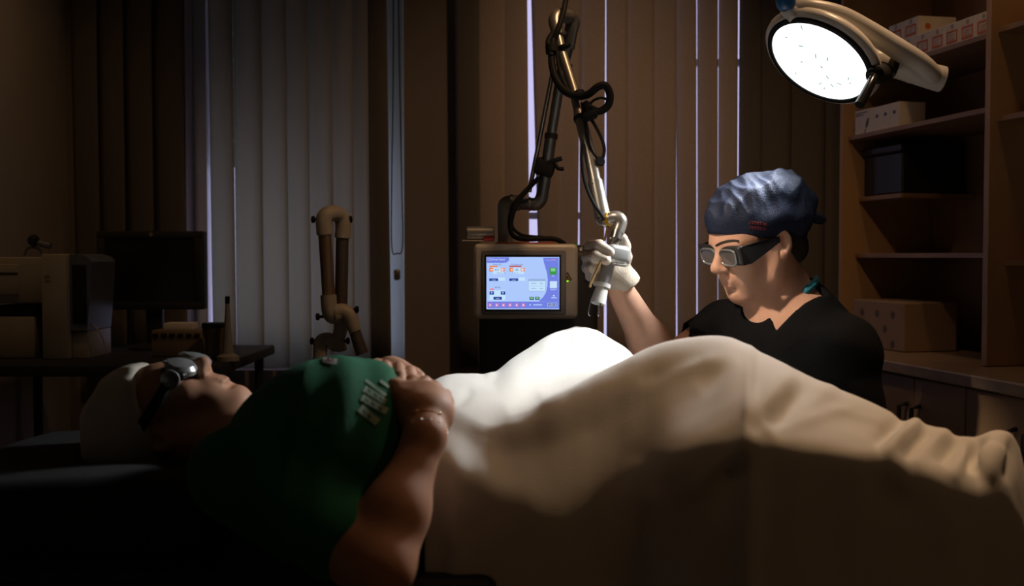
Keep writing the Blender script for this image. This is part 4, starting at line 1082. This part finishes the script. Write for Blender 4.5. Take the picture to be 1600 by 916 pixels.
def rot_head(y, p, r):
    B = np.diag([-1., -1., 1.])
    cy, sy = math.cos(y), math.sin(y); cp, sp = math.cos(p), math.sin(p); cr, sr = math.cos(r), math.sin(r)
    return B @ np.array([[cy, -sy, 0], [sy, cy, 0], [0, 0, 1]]) @ np.array([[cp, 0, sp], [0, 1, 0], [-sp, 0, cp]]) @ np.array([[1, 0, 0], [0, cr, -sr], [0, sr, cr]])

def add_head(f, c, R, s=1.0, fem=0.0):
    """local axes: x to the face, y to the left ear, z to the crown"""
    c = np.array(c)
    W = lambda *l: c + s * (R @ np.array(l))
    E = lambda l, r, k=.02, mode='add', Q=None: f.ell(W(*l), [q * s for q in r], R if Q is None else R @ Q, k, mode)
    K = lambda a, b, ra, rb=None, k=.012, mode='add': f.cap(W(*a), W(*b), ra * s, None if rb is None else rb * s, k, mode)
    E((-.014, 0, .034), (.096, .077, .088), .02)
    E((.024, 0, -.032), (.066, .060, .086), .03)
    E((.05, 0, .03), (.045, .06, .05), .03)                      # forehead
    E((.064, 0, -.096), (.026, .026, .022), .025)                # chin
    for y in (-1, 1):
        K((.055, .018 * y, -.100), (.002, .050 * y, -.068), .017, .019, .03)      # jaw
        K((.002, .050 * y, -.068), (-.012, .058 * y, -.02), .019, .02, .03)
        E((.058, .040 * y, -.024), (.024, .022, .02), .025)      # cheek bone
        E((.062, .026 * y, -.058), (.024, .022, .028), .02)      # cheek
        K((.086, .006 * y, .020), (.076, .044 * y, .018), .010, .009, .014)       # brow
        E((.094, .032 * y, .002), (.014, .016, .011), .012, 'sub')                # socket
        E((.0745, .031 * y, .001), (.0135, .0155, .012), .004)                     # eyeball and lid
        E((.099, .0125 * y, -.031), (.012, .0085, .008), .006)                    # nostril wing
        E((.103, .006 * y, -.041), (.004, .003, .004), .003, 'sub')
        Q = np.array([[.96, -.25, 0], [.25, .96, 0], [0, 0, 1.]]).T if y > 0 else np.array([[.96, .25, 0], [-.25, .96, 0], [0, 0, 1.]]).T
        E((-.016, .079 * y, -.001), (.0195, .0072, .0305), .006, 'add', Q)          # ear
        E((-.008, .083 * y, -.024), (.010, .0065, .011), .006)                    # lobe
        E((-.011, .0885 * y, .001), (.012, .009, .020), .004, 'sub')              # concha
        K((.000, .079 * y, .008), (-.001, .0795 * y, -.008), .005, .005, .004)    # tragus
    K((.087, 0, .018), (.112, 0, -.022), .0085, .0115, .010)     # nose bridge
    E((.1125, 0, -.027), (.0125, .0125, .0105), .008)            # nose tip
    E((.084, 0, -.052), (.014, .028, .018), .014)                # muzzle
    K((.0945, -.014, -.0605), (.0945, .014, -.0605), .0038, .0038, .006)
    K((.0932, -.012, -.0692), (.0932, .012, -.0692), .0048, .0048, .006)
    K((.0990, -.016, -.0648), (.0990, .016, -.0648), .0013, .0016, .002, 'sub')
    E((.0895, 0, -.081), (.005, .018, .005), .008, 'sub')          # hollow under the lip
    K((.1015, 0, -.045), (.1005, 0, -.054), .0016, .0016, .004, 'sub')
    return W

# ======================================================= surgeon
HC = np.array((.538, 2.414, 1.229)); HR = rot_head(.427, .29, -.047)
fw = Vector((-.79, -.62, 0)).normalized(); lt = Vector((.62, -.79, 0)).normalized(); up = Vector((0, 0, 1))
TR_ = np.array([fw, lt, up]).T
SL = P(1322, 548, 2.32); SR = P(1133, 512, 2.58); NB = P(1240, 492, 2.47)
EL = Vector((.735, 2.27, .76)); ER = P(1038, 578, 2.44); WR = P(966, 448, 2.372)
DOC = thing('person', 'surgeon in black scrubs and navy cap bending over the sheet with a handpiece', 'person', (.66, 2.5, 0))
f = Field((.17, 2.12, .70), (.84, 2.72, 1.40), .0032)
W = add_head(f, HC, HR)
f.cap(W(-.035, 0, -.035), NB, .054, .060, .03)
f.cap(W(.015, 0, -.085), P(1212, 500, 2.42), .032, .045, .03)
f.cap(W(-.035, .035, -.05), P(1215, 505, 2.42), .012, .012, .04)                 # neck muscle
f.ell((.622, 2.455, .94), (.112, .150, .20), TR_, .05)
f.cap(NB, SL, .05, .055, .05); f.cap(NB, SR, .05, .055, .05)
f.cap(SL, EL, .050, .043, .02); f.cap(EL, (.56, 2.13, .74), .042, .032, .02)
f.cap(SR, ER, .052, .044, .02)
mid = ER.lerp(WR, .35)
f.cap(ER, mid, .043, .042, .03); f.cap(mid, WR, .042, .0285, .03)
body = f.build('body', M_SKIN, DOC, 1)

# scrub top
g = Field((.40, 2.10, .50), (.92, 2.76, 1.16), .005)
g.ell((.625, 2.458, .93), (.130, .170, .235), TR_, .05)
g.ell((.645, 2.475, .70), (.135, .170, .22), TR_, .06)
g.cap(NB + Vector((.012, 0, -.02)), SL, .052, .066, .05); g.cap(NB + Vector((0, .012, -.025)), SR, .046, .062, .05)
g.cap(SL, EL.lerp(SL, .15), .069, .064, .03)
e_end = SR.lerp(ER, .62)
g.cap(SR, SR.lerp(ER, .85), .064, .060, .03)
adir = (ER - SR).normalized()
AF = np.array(frame(e_end, adir, (0, 0, 1)).to_3x3())
g.rbox(e_end + adir * .06, (.06, .1, .1), AF, .001, 0, 'sub')
g.cap(W(-.035, 0, -.03), NB + Vector((-.004, 0, -.01)), .056, .066, .006, 'sub')
tipV = P(1192, 521, 2.33)
def vcut(p):
    q = p - np.array(tipV, np.float32)
    a = q @ np.array(lt, np.float32); ff = q @ np.array(fw, np.float32); zz = q[..., 2]
    ca = a - zz * .16                                  # the V leans towards the near shoulder
    d = np.maximum(np.abs(ca) - zz * .52, -zz)
    return np.maximum(d * .8, -(ff + .15))
g.op(vcut, (.40, 2.2, 1.0), (.80, 2.62, 1.16), .006, 'sub')
def shirt_warp(V, Fc):
    n = vnormals(V, Fc)
    fold = np.sin((V @ np.array([.5, .2, 1.0])) * 70 + 2.5 * vnoise(V, 14, 8)) * .0022 * (vnoise(V, 9, 5) > -.1)
    return V + n * (vnoise(V, 22, 2) * .0035 + fold)[:, None]
top = g.build('scrub_top', M_SCRUB, DOC, 2, shirt_warp)
# trousers and clogs (under the sheet's edge, seated)
g = Field((.15, 2.0, .03), (.90, 2.80, .66), .008)
HL_, HR_ = Vector((.70, 2.40, .60)), Vector((.60, 2.56, .60))
KL, KR = Vector((.40, 2.15, .60)), Vector((.25, 2.36, .60))
g.ell((.66, 2.49, .60), (.14, .17, .09), TR_, .04)
for h_, k_ in ((HL_, KL), (HR_, KR)):
    g.cap(h_, k_, .08, .062, .03); g.cap(k_, k_ + Vector((.06, .03, -.50)), .058, .045, .02)
g.build('trousers', M_SCRUB, DOC, 1)
for k_ in (KL, KR):
    a_ = k_ + Vector((.06, .03, 0))
    MB().tube([(a_.x + .05, a_.y + .04, .045), (a_.x, a_.y, .05), (a_.x - .08, a_.y - .06, .04), (a_.x - .15, a_.y - .11, .03)], [.035, .045, .04, .028], 14, smooth=4).build('clog', M_BLACK, DOC)
# teal collar edge
MB().tube([P(1251, 461, 2.39), P(1260, 454, 2.385), P(1269, 446, 2.39), P(1276, 438, 2.42), P(1275, 434, 2.46)], [.0055, .0085, .0090, .0075, .005], 10, smooth=4).build('collar_trim', material('teal_trim', (.01, .16, .22), .7), DOC)
# hair at the nape
hf = Field((.40, 2.25, 1.05), (.75, 2.6, 1.38), .004)
hf.ell(W(-.028, 0, .012), (.090, .080, .080), HR, .01)
hf.cap(W(-.075, -.03, -.035), W(-.075, .03, -.035), .034, .034, .03)
hf.plane(W(-.020, 0, 0), HR @ np.array([1., 0, .25]))
hf.plane(W(-.1, 0, -.068), HR @ np.array([-.1, 0, -1.]))
hf.build('hair', M_HAIR, DOC, 1)
# cap
cf = Field((.33, 2.20, 1.12), (.78, 2.64, 1.42), .0035)
cf.ell(W(-.018, 0, .058), (.119, .091, .084), HR, .02)
cf.ell(W(-.082, 0, .048), (.072, .083, .074), HR, .03)
cf.ell(W(-.045, .012, .095), (.072, .062, .042), HR, .03)
cf.plane(W(.100, 0, .050), HR @ np.array([.38, 0, -.925]))
def cap_warp(V, Fc):
    n = vnormals(V, Fc); loc = (V - HC) @ HR
    hgt = np.clip((loc[:, 2] - .055) / .05, 0, 1); back = np.clip((-.03 - loc[:, 0]) / .07, 0, 1)
    w = np.clip(hgt + back, 0, 1)
    r1 = 1 - np.abs(vnoise(loc * [1.0, 1.6, 1.2], 34, 21)); r2 = 1 - np.abs(vnoise(loc, 60, 22))
    return V + n * (w * ((r1 - .5) * .014 + (r2 - .5) * .009 + (1 - np.abs(vnoise(loc * [1.4, .8, 1.0], 105, 23)) - .5) * .0045) - .0015 * (1 - w) * vnoise(loc, 45, 3))[:, None]
capo = cf.build('surgical_cap', M_CAPC, DOC, 1, cap_warp)
MB().tube([W(-.150, .02, .02), W(-.165, .03, .008), W(-.176, .03, .004)], [.016, .012, .007], 10, smooth=4).build('cap_tie', M_CAPC, capo)
# embroidery on the cap
from mathutils.bvhtree import BVHTree
def bvh_of(o):
    off = parent_loc(o.parent)
    return BVHTree.FromPolygons([v.co + off for v in o.data.vertices], [tuple(p.vertices) for p in o.data.polygons])
def hit(bv, px, py, lift=.0008):
    d = ray(px, py).normalized(); h = bv.ray_cast(Vector((0, 0, CAM_Z)), d)
    if h[0] is None: return None
    n = h[1] if h[1].dot(d) < 0 else -h[1]
    return h[0] + n * lift
cb = bvh_of(capo); M_THR = material('red_thread', (.11, .008, .015), .7, var=.2, scale=300)
rng = random.Random(4)
for row in range(2):
    for k in range(6):
        xx = 1172 + 4.3 * k; yy = 345 + 7.5 * row + .5 * k
        pts = [hit(cb, xx + rng.uniform(0, .8), yy + 5, .001), hit(cb, xx + rng.uniform(.2, 1), yy, .001), hit(cb, xx + 3, yy + rng.uniform(.5, 2.5), .001), hit(cb, xx + 3, yy + 5, .001)]
        pts = [p for p in pts if p is not None]
        if len(pts) > 2: MB().tube(pts, .0009, 5).build('embroidery_stitch', M_THR, capo)
bb = bvh_of(body)
eb = [hit(bb, x, y, .0006) for x, y in ((1119, 384), (1126, 380), (1136, 377), (1146, 376), (1154, 377))]
MB().tube([p for p in eb if p is not None], .0024, 6, smooth=3).build('eyebrow', M_HAIR, DOC)
# goggles
MG = Matrix([[*HR[0], HC[0]], [*HR[1], HC[1]], [*HR[2], HC[2]], [0, 0, 0, 1]])
M_GF = material('goggle_grey', (.42, .44, .43), .3, metal=.5)
M_LENS = material('goggle_lens', (.10, .09, .085), .12, spec=.8, var=.1)
GG = MB().box((.082, -.074, -.021), (.099, .074, .021), MG, bev=.006, seg=3).build('goggles', M_BLACK, DOC)
for y in (-1, 1):
    c = []; rim = []
    for k in range(28):
        a = 2 * math.pi * k / 28
        ex = lambda v, p_: math.copysign(abs(v) ** p_, v)
        yy, zz = .035 * y + .0275 * ex(math.cos(a), .6), -.003 + .0175 * ex(math.sin(a), .6)
        x_ = .1020 - .10 * abs(yy - .03 * y) * (.25 if abs(yy) > .03 else .1)
        rim.append(MG @ Vector((x_, yy, zz)))
    MB().tube(rim + [rim[0]], .0026, 8, caps=False).build('lens_rim', material('rim_grey', (.20, .21, .205), .35, metal=.4), GG)
    MB().prism(rim, MG.to_3x3() @ Vector((-.002, 0, 0))).build('lens', M_LENS, GG, smooth=False)
    # wide side shield tapering to the ear
    poly_ = [(.095, .073, .020), (.095, .073, -.020), (.075, .0765, -.021), (.045, .0785, -.012), (-.004, .0815, .004), (-.004, .0815, .016), (.045, .0785, .020)]
    MB().prism([MG @ Vector((a, b * y, c_)) for a, b, c_ in poly_], MG.to_3x3() @ Vector((0, .003 * y, 0))).build('side_shield', M_BLACK, GG, smooth=False)
# glove
gf = Field((.12, 2.20, 1.05), (.30, 2.44, 1.30), .0024)
gf.cap(P(972, 437, 2.372), P(962, 428, 2.365), .031, .031, .015)
gf.chain([P(962, 428, 2.365), P(948, 418, 2.352), P(934, 408, 2.345)], [.032, .030, .022], .02)
gf.cap(P(940, 432, 2.35), P(928, 420, 2.345), .025, .018, .02)
gf.chain([P(934, 402, 2.345), P(924, 386, 2.325), P(936, 384, 2.285), P(953, 394, 2.276)], [.0135, .0135, .0128, .0105], .006)
gf.chain([P(930, 414, 2.345), P(919, 402, 2.32), P(931, 401, 2.277), P(947, 407, 2.270)], [.0135, .0132, .0125, .0105], .006)
gf.chain([P(930, 426, 2.345), P(919, 418, 2.325), P(926, 418, 2.29), P(938, 420, 2.300)], [.0125, .0125, .0120, .010], .006)
gf.chain([P(936, 438, 2.35), P(924, 432, 2.335), P(928, 432, 2.305), P(938, 432, 2.312)], [.0115, .0115, .0105, .009], .006)
gf.chain([P(966, 428, 2.355), P(976, 402, 2.345), P(975, 384, 2.325), P(973, 373, 2.318)], [.018, .0145, .0128, .0115], .010)
gf.cap(P(978, 445, 2.375), P(970, 440, 2.37), .0345, .0315, .008)
cd = (P(1000, 500, 2.40) - P(966, 440, 2.37)).normalized()
gf.rbox(P(977.5, 446, 2.376) + cd * .05, (.05, .08, .08), np.array(frame((0, 0, 0), cd, (0, 0, 1)).to_3x3()), .001, 0, 'sub')
def glove_warp(V, Fc):
    n = vnormals(V, Fc); return V + n * (vnoise(V, 120, 9) * .0006)[:, None]
gl = gf.build('glove', M_GLOVE, DOC, 1, glove_warp)
cr = P(977, 445.5, 2.3755)
# stool
SO = thing('stool', 'round black stool under the surgeon', 'stool', (.70, 2.53, 0))
MB().lathe((.70, 2.53, .44), (0, 0, 1), [(0, .14), (.01, .165), (.05, .17), (.065, .16), (.07, 0)], 32).build('seat', M_BLACK, SO)
MB().lathe((.70, 2.53, .08), (0, 0, 1), [(0, .03), (.18, .03), (.181, .02), (.3595, .02)], 18).build('column', M_STEEL, SO)
for k in range(5):
    a = 2 * math.pi * k / 5
    MB().tube([(.70, 2.53, .085), (.70 + .24 * math.cos(a), 2.53 + .24 * math.sin(a), .06)], [.02, .014], 10).build('foot_arm', M_STEEL, SO)
    MB().lathe((.70 + .24 * math.cos(a) - .01, 2.53 + .24 * math.sin(a), .025), (1, 0, 0), [(0, .02), (.003, .025), (.017, .025), (.02, .02)], 14).build('caster', M_BLACK, SO)

# ======================================================= patient
PAT = thing('person', 'patient lying in a green T-shirt and eye shields with clasped hands', 'person', (-.3, 1.7, .757))
al = math.radians(76)
pf = np.array([math.cos(al), -.10, math.sin(al)]); pf /= np.linalg.norm(pf)
pu = np.array([-math.sin(al), .05, math.cos(al)]); pu -= pf * (pu @ pf); pu /= np.linalg.norm(pu)
PRm = np.array([pf, np.cross(pu, pf), pu]).T
pc = np.array(P(323, 556, 1.83)) - PRm @ np.array((.1245, 0, -.028))
h = Field((-.74, 1.28, .74), (.03, 2.10, 1.10), .0034)
WP = add_head(h, pc, PRm, .97, 1)
h.cap(WP(-.03, 0, -.03), (-.36, 1.74, .90), .05, .056, .03)
h.ell((-.27, 1.64, .895), (.15, .19, .12), None, .05)
# near arm and hand
NS, NE, NW = Vector((-.385, 1.49, .90)), P(590, 885, 1.385), P(664, 683, 1.485)
h.cap(NS, NE, .05, .043, .02)
m1 = NE.lerp(NW, .4) + Vector((-.002, 0, 0))
h.cap(NE, m1, .043, .040, .03); h.cap(m1, NW, .040, .0265, .03)
h.cap(NW, P(664, 655, 1.515), .0265, .030, .02)
h.cap(P(648, 640, 1.53), P(638, 618, 1.555), .026, .021, .02); h.cap(P(672, 640, 1.53), P(668, 616, 1.56), .026, .020, .02); h.cap(P(684, 648, 1.535), P(690, 630, 1.56), .021, .018, .02)
nh = [((640, 614, 1.56), (646, 596, 1.60), (652, 596, 1.645), (650, 606, 1.67)), ((656, 612, 1.565), (664, 597, 1.605), (668, 600, 1.65), (664, 610, 1.675)),
      ((672, 616, 1.57), (680, 604, 1.605), (683, 608, 1.65), (680, 618, 1.67)), ((688, 626, 1.57), (697, 617, 1.60), (699, 622, 1.635), (696, 630, 1.65))]
for q_, r_ in zip(nh, (.0092, .0095, .0090, .0082)):
    h.chain([P(*a) for a in q_], [r_ * 1.1, r_, r_ * .92, r_ * .8], .003)
h.chain([P(644, 650, 1.52), P(626, 622, 1.54), P(617, 606, 1.56), P(620, 600, 1.585)], [.019, .0135, .0118, .0095], .010)
# far arm and hand
FS, FE, FW = Vector((-.40, 1.83, .91)), Vector((-.22, 1.98, .87)), P(606, 590, 1.79)
h.cap(FS, FE, .05, .042, .02); h.cap(FE, FW, .04, .027, .02)
h.cap(FW, P(612, 586, 1.73), .027, .028, .02)
fh = [((598, 580, 1.70), (602, 571, 1.655), (605, 584, 1.605), (609, 598, 1.585)), ((617, 580, 1.705), (622, 574, 1.655), (624, 588, 1.60), (627, 602, 1.58)),
      ((634, 584, 1.705), (640, 580, 1.655), (641, 592, 1.61), (642, 602, 1.595)), ((649, 590, 1.71), (656, 588, 1.665), (656, 598, 1.625), (656, 606, 1.615))]
for q_, r_ in zip(fh, (.0090, .0092, .0088, .0080)):
    h.chain([P(*a) for a in q_], [r_ * 1.1, r_, r_ * .95, r_ * .8], .0025)
h.cap(P(608, 588, 1.73), P(640, 592, 1.72), .024, .020, .02)
h.chain([P(604, 590, 1.71), P(590, 574, 1.685), P(580, 575, 1.655), P(578, 585, 1.635)], [.018, .0125, .0112, .009], .008)
pbody = h.build('body', M_SKIN2, PAT, 1)
# T-shirt
M_TEE = material('green_jersey', (.0, .135, .052), .85, var=.12, scale=18, bump=.2, bscale=380)
M_TEEP = material('pale_print', (.30, .42, .30), .8, var=.2, scale=120)
s_ = Field((-.52, 1.30, .757), (.06, 2.06, 1.10), .0045)
s_.ell((-.265, 1.645, .905), (.165, .215, .14), None, .05)
s_.ell((-.24, 1.60, .955), (.10, .09, .078), None, .05); s_.ell((-.25, 1.78, .945), (.10, .09, .075), None, .05)
s_.ell((-.20, 1.70, .865), (.13, .20, .105), None, .05)
s_.cap(NS, NS.lerp(NE, .72), .062, .054, .04); s_.cap(FS, FS.lerp(FE, .6), .062, .055, .04)
s_.cap(WP(-.03, 0, -.05), (-.37, 1.74, .90), .056, .066, .01, 'sub')
def tee_warp(V, Fc):
    n = vnormals(V, Fc)
    fold = np.sin((V @ np.array([.9, .5, -.6])) * 95 + 3 * vnoise(V, 12, 31)) * .0022
    return V + n * (vnoise(V, 26, 6) * .003 + fold * (V[:, 0] > -.30))[:, None]
tee = s_.build('t_shirt', M_TEE, PAT, 2, tee_warp)
tb = bvh_of(tee)
def decal(a, b, w, name, mat, nseg=8, wob=0, lift=.0012):
    a = Vector(a); b = Vector(b); n = Vector((-(b - a).y, (b - a).x)).normalized()
    g = []
    for i in range(nseg + 1):
        c_ = a.lerp(b, i / nseg); rowp = []
        for sgn in (-1, -.33, .33, 1):
            p = c_ + n * (sgn * w / 2); q_ = hit(tb, p.x, p.y, lift)
            if q_ is None: return None
            rowp.append(tuple(q_))
        g.append(rowp)
    return MB().grid(np.array(g)).build(name, mat, tee)
for k, (a, b, w) in enumerate((((571, 595), (603, 619), 5), ((569, 608), (602, 629), 10), ((565, 622), (604, 644), 11), ((562, 638), (590, 661), 13), ((594, 596), (608, 606), 5))):
    decal(a, b, w, 'printed_band', M_TEEP)
M_TEEI = material('green_ink', (.01, .10, .05), .8)
for k, (x, y) in enumerate(((576, 612), (586, 619), (595, 625), (572, 627), (582, 633), (593, 639), (568, 645), (577, 652))):
    decal((x - 2, y - 3), (x + 2, y + 3), 2.2, 'print_mark', M_TEEI, 3, lift=.002)
decal((505, 563.5), (527, 566.5), 9, 'chest_badge', material('badge_white', (.6, .6, .58), .8), 6)
for a, b in (((510, 567.5), (513.5, 560.8)), ((513.5, 560.8), (517, 568)), ((511.5, 565), (516, 565.4)), ((519.5, 561.5), (520, 568.2))):
    decal(a, b, 2.0, 'badge_mark', material('badge_red', (.25, .03, .04), .8), 4, lift=.002)
# bouffant cap, eye shields, strap
bf = Field((-.80, 1.70, .80), (-.42, 2.0, 1.08), .0045)
bf.ell(WP(-.022, 0, .050), (.108, .088, .092), PRm, .02)
bf.ell(WP(-.035, 0, .085), (.09, .08, .065), PRm, .03)
bf.plane(WP(.05, 0, .062), PRm @ np.array([.62, 0, -.78]))
def bf_warp(V, Fc):
    n = vnormals(V, Fc); return V + n * ((1 - np.abs(vnoise(V, 60, 13))) * .006)[:, None]
bf.build('bouffant_cap', material('cap_nonwoven', (.62, .56, .46), .6, var=.05), PAT, 1, bf_warp)
MP = Matrix([[*PRm[0], pc[0]], [*PRm[1], pc[1]], [*PRm[2], pc[2]], [0, 0, 0, 1]])
ES = MB().box((.090, -.070, -.020), (.104, .070, .022), MP, bev=.006, seg=3).build('eye_shield', M_BLACK, PAT)
for y in (-1, 1):
    MB().lathe(MP @ Vector((.098, .034 * y, 0)), MP.to_3x3() @ Vector((1, .12 * y, 0)), [(0, .027), (.008, .027), (.014, .022), (.017, .010), (.018, 0)], 28).build('shield_cup', M_GF, ES)
    MB().lathe(MP @ Vector((.090, .071 * y, 0)), MP.to_3x3() @ Vector((0, y, 0)), [(0, .016), (.004, .016), (.007, .011), (.008, 0)], 20).build('strap_hinge', M_GF, ES)
    for k in range(3):
        MB().box((.106, .034 * y - .010 + .009 * k - .003, .016), (.110, .034 * y - .010 + .009 * k + .003, .028), MP, bev=.0015).build('vent', M_GF, ES)
strap = [(.092, .073, .0), (.05, .083, .012), (0, .088, .028), (-.06, .085, .045), (-.12, .05, .06), (-.135, 0, .065), (-.12, -.05, .06), (-.06, -.085, .045), (0, -.088, .028), (.05, -.083, .012), (.092, -.073, 0)]
rib = []
for a, b, c_ in strap:
    rib.append([tuple(MP @ Vector((a * 1.0, b, c_ - .009))), tuple(MP @ Vector((a, b, c_ + .009)))])
so = MB().grid(np.array(rib)).build('strap', M_RUB, ES); sm_ = so.modifiers.new('thickness', 'SOLIDIFY'); sm_.thickness = .003
# bracelets
def ring(c, axis, r, th, n=30, wob=0.0):
    ax = Vector(axis).normalized(); a = ax.orthogonal().normalized(); b = ax.cross(a)
    return [Vector(c) + (a * math.cos(2 * math.pi * k / n) + b * math.sin(2 * math.pi * k / n)) * r + ax * wob * math.sin(4 * math.pi * k / n) for k in range(n + 1)]
M_GOLD = material('gold', (.7, .48, .2), .25, metal=1.0)
wa = (P(664, 655, 1.515) - NW)
for k, (t_, r_) in enumerate(((.10, .0295), (.50, .0300))):
    c = NW.lerp(P(664, 655, 1.515), t_)
    br = MB().tube(ring(c, wa + Vector((0, 0, -.004 * k)), r_, 0, wob=.0015), .0012, 8, caps=False).build('bracelet', M_GOLD, PAT)
    for q_ in range(0, 30, 2 if k == 0 else 5):
        cc = ring(c, wa + Vector((0, 0, -.004 * k)), r_ + .0012, 0, wob=.0015)[q_]
        MB().lathe(cc - Vector((0, 0, .002)), (0, 0, 1), [(0, .0005), (.001, .0018), (.002, .0022), (.003, .0018), (.004, .0005)], 8).build('bead', M_GOLD if k else M_STEEL, br)
# pillow
pl = Field((-.98, 1.50, .74), (-.36, 2.16, 1.0), .007)
pl.rbox((-.665, 1.83, .815), (.24, .27, .055), None, .044, .01)
pl.ell(WP(-.06, 0, .02), (.11, .09, .10), PRm, .05, 'sub')
def pil_warp(V, Fc):
    n = vnormals(V, Fc); return V + n * (vnoise(V, 16, 17) * .006)[:, None]
po = pl.build('pillow', material('dark_pillow', (.012, .011, .012), .85, var=.1, bump=.15, bscale=200), None, 1, pil_warp)
tag(po, 'dark flat pillow under the patient\'s capped head', 'pillow')
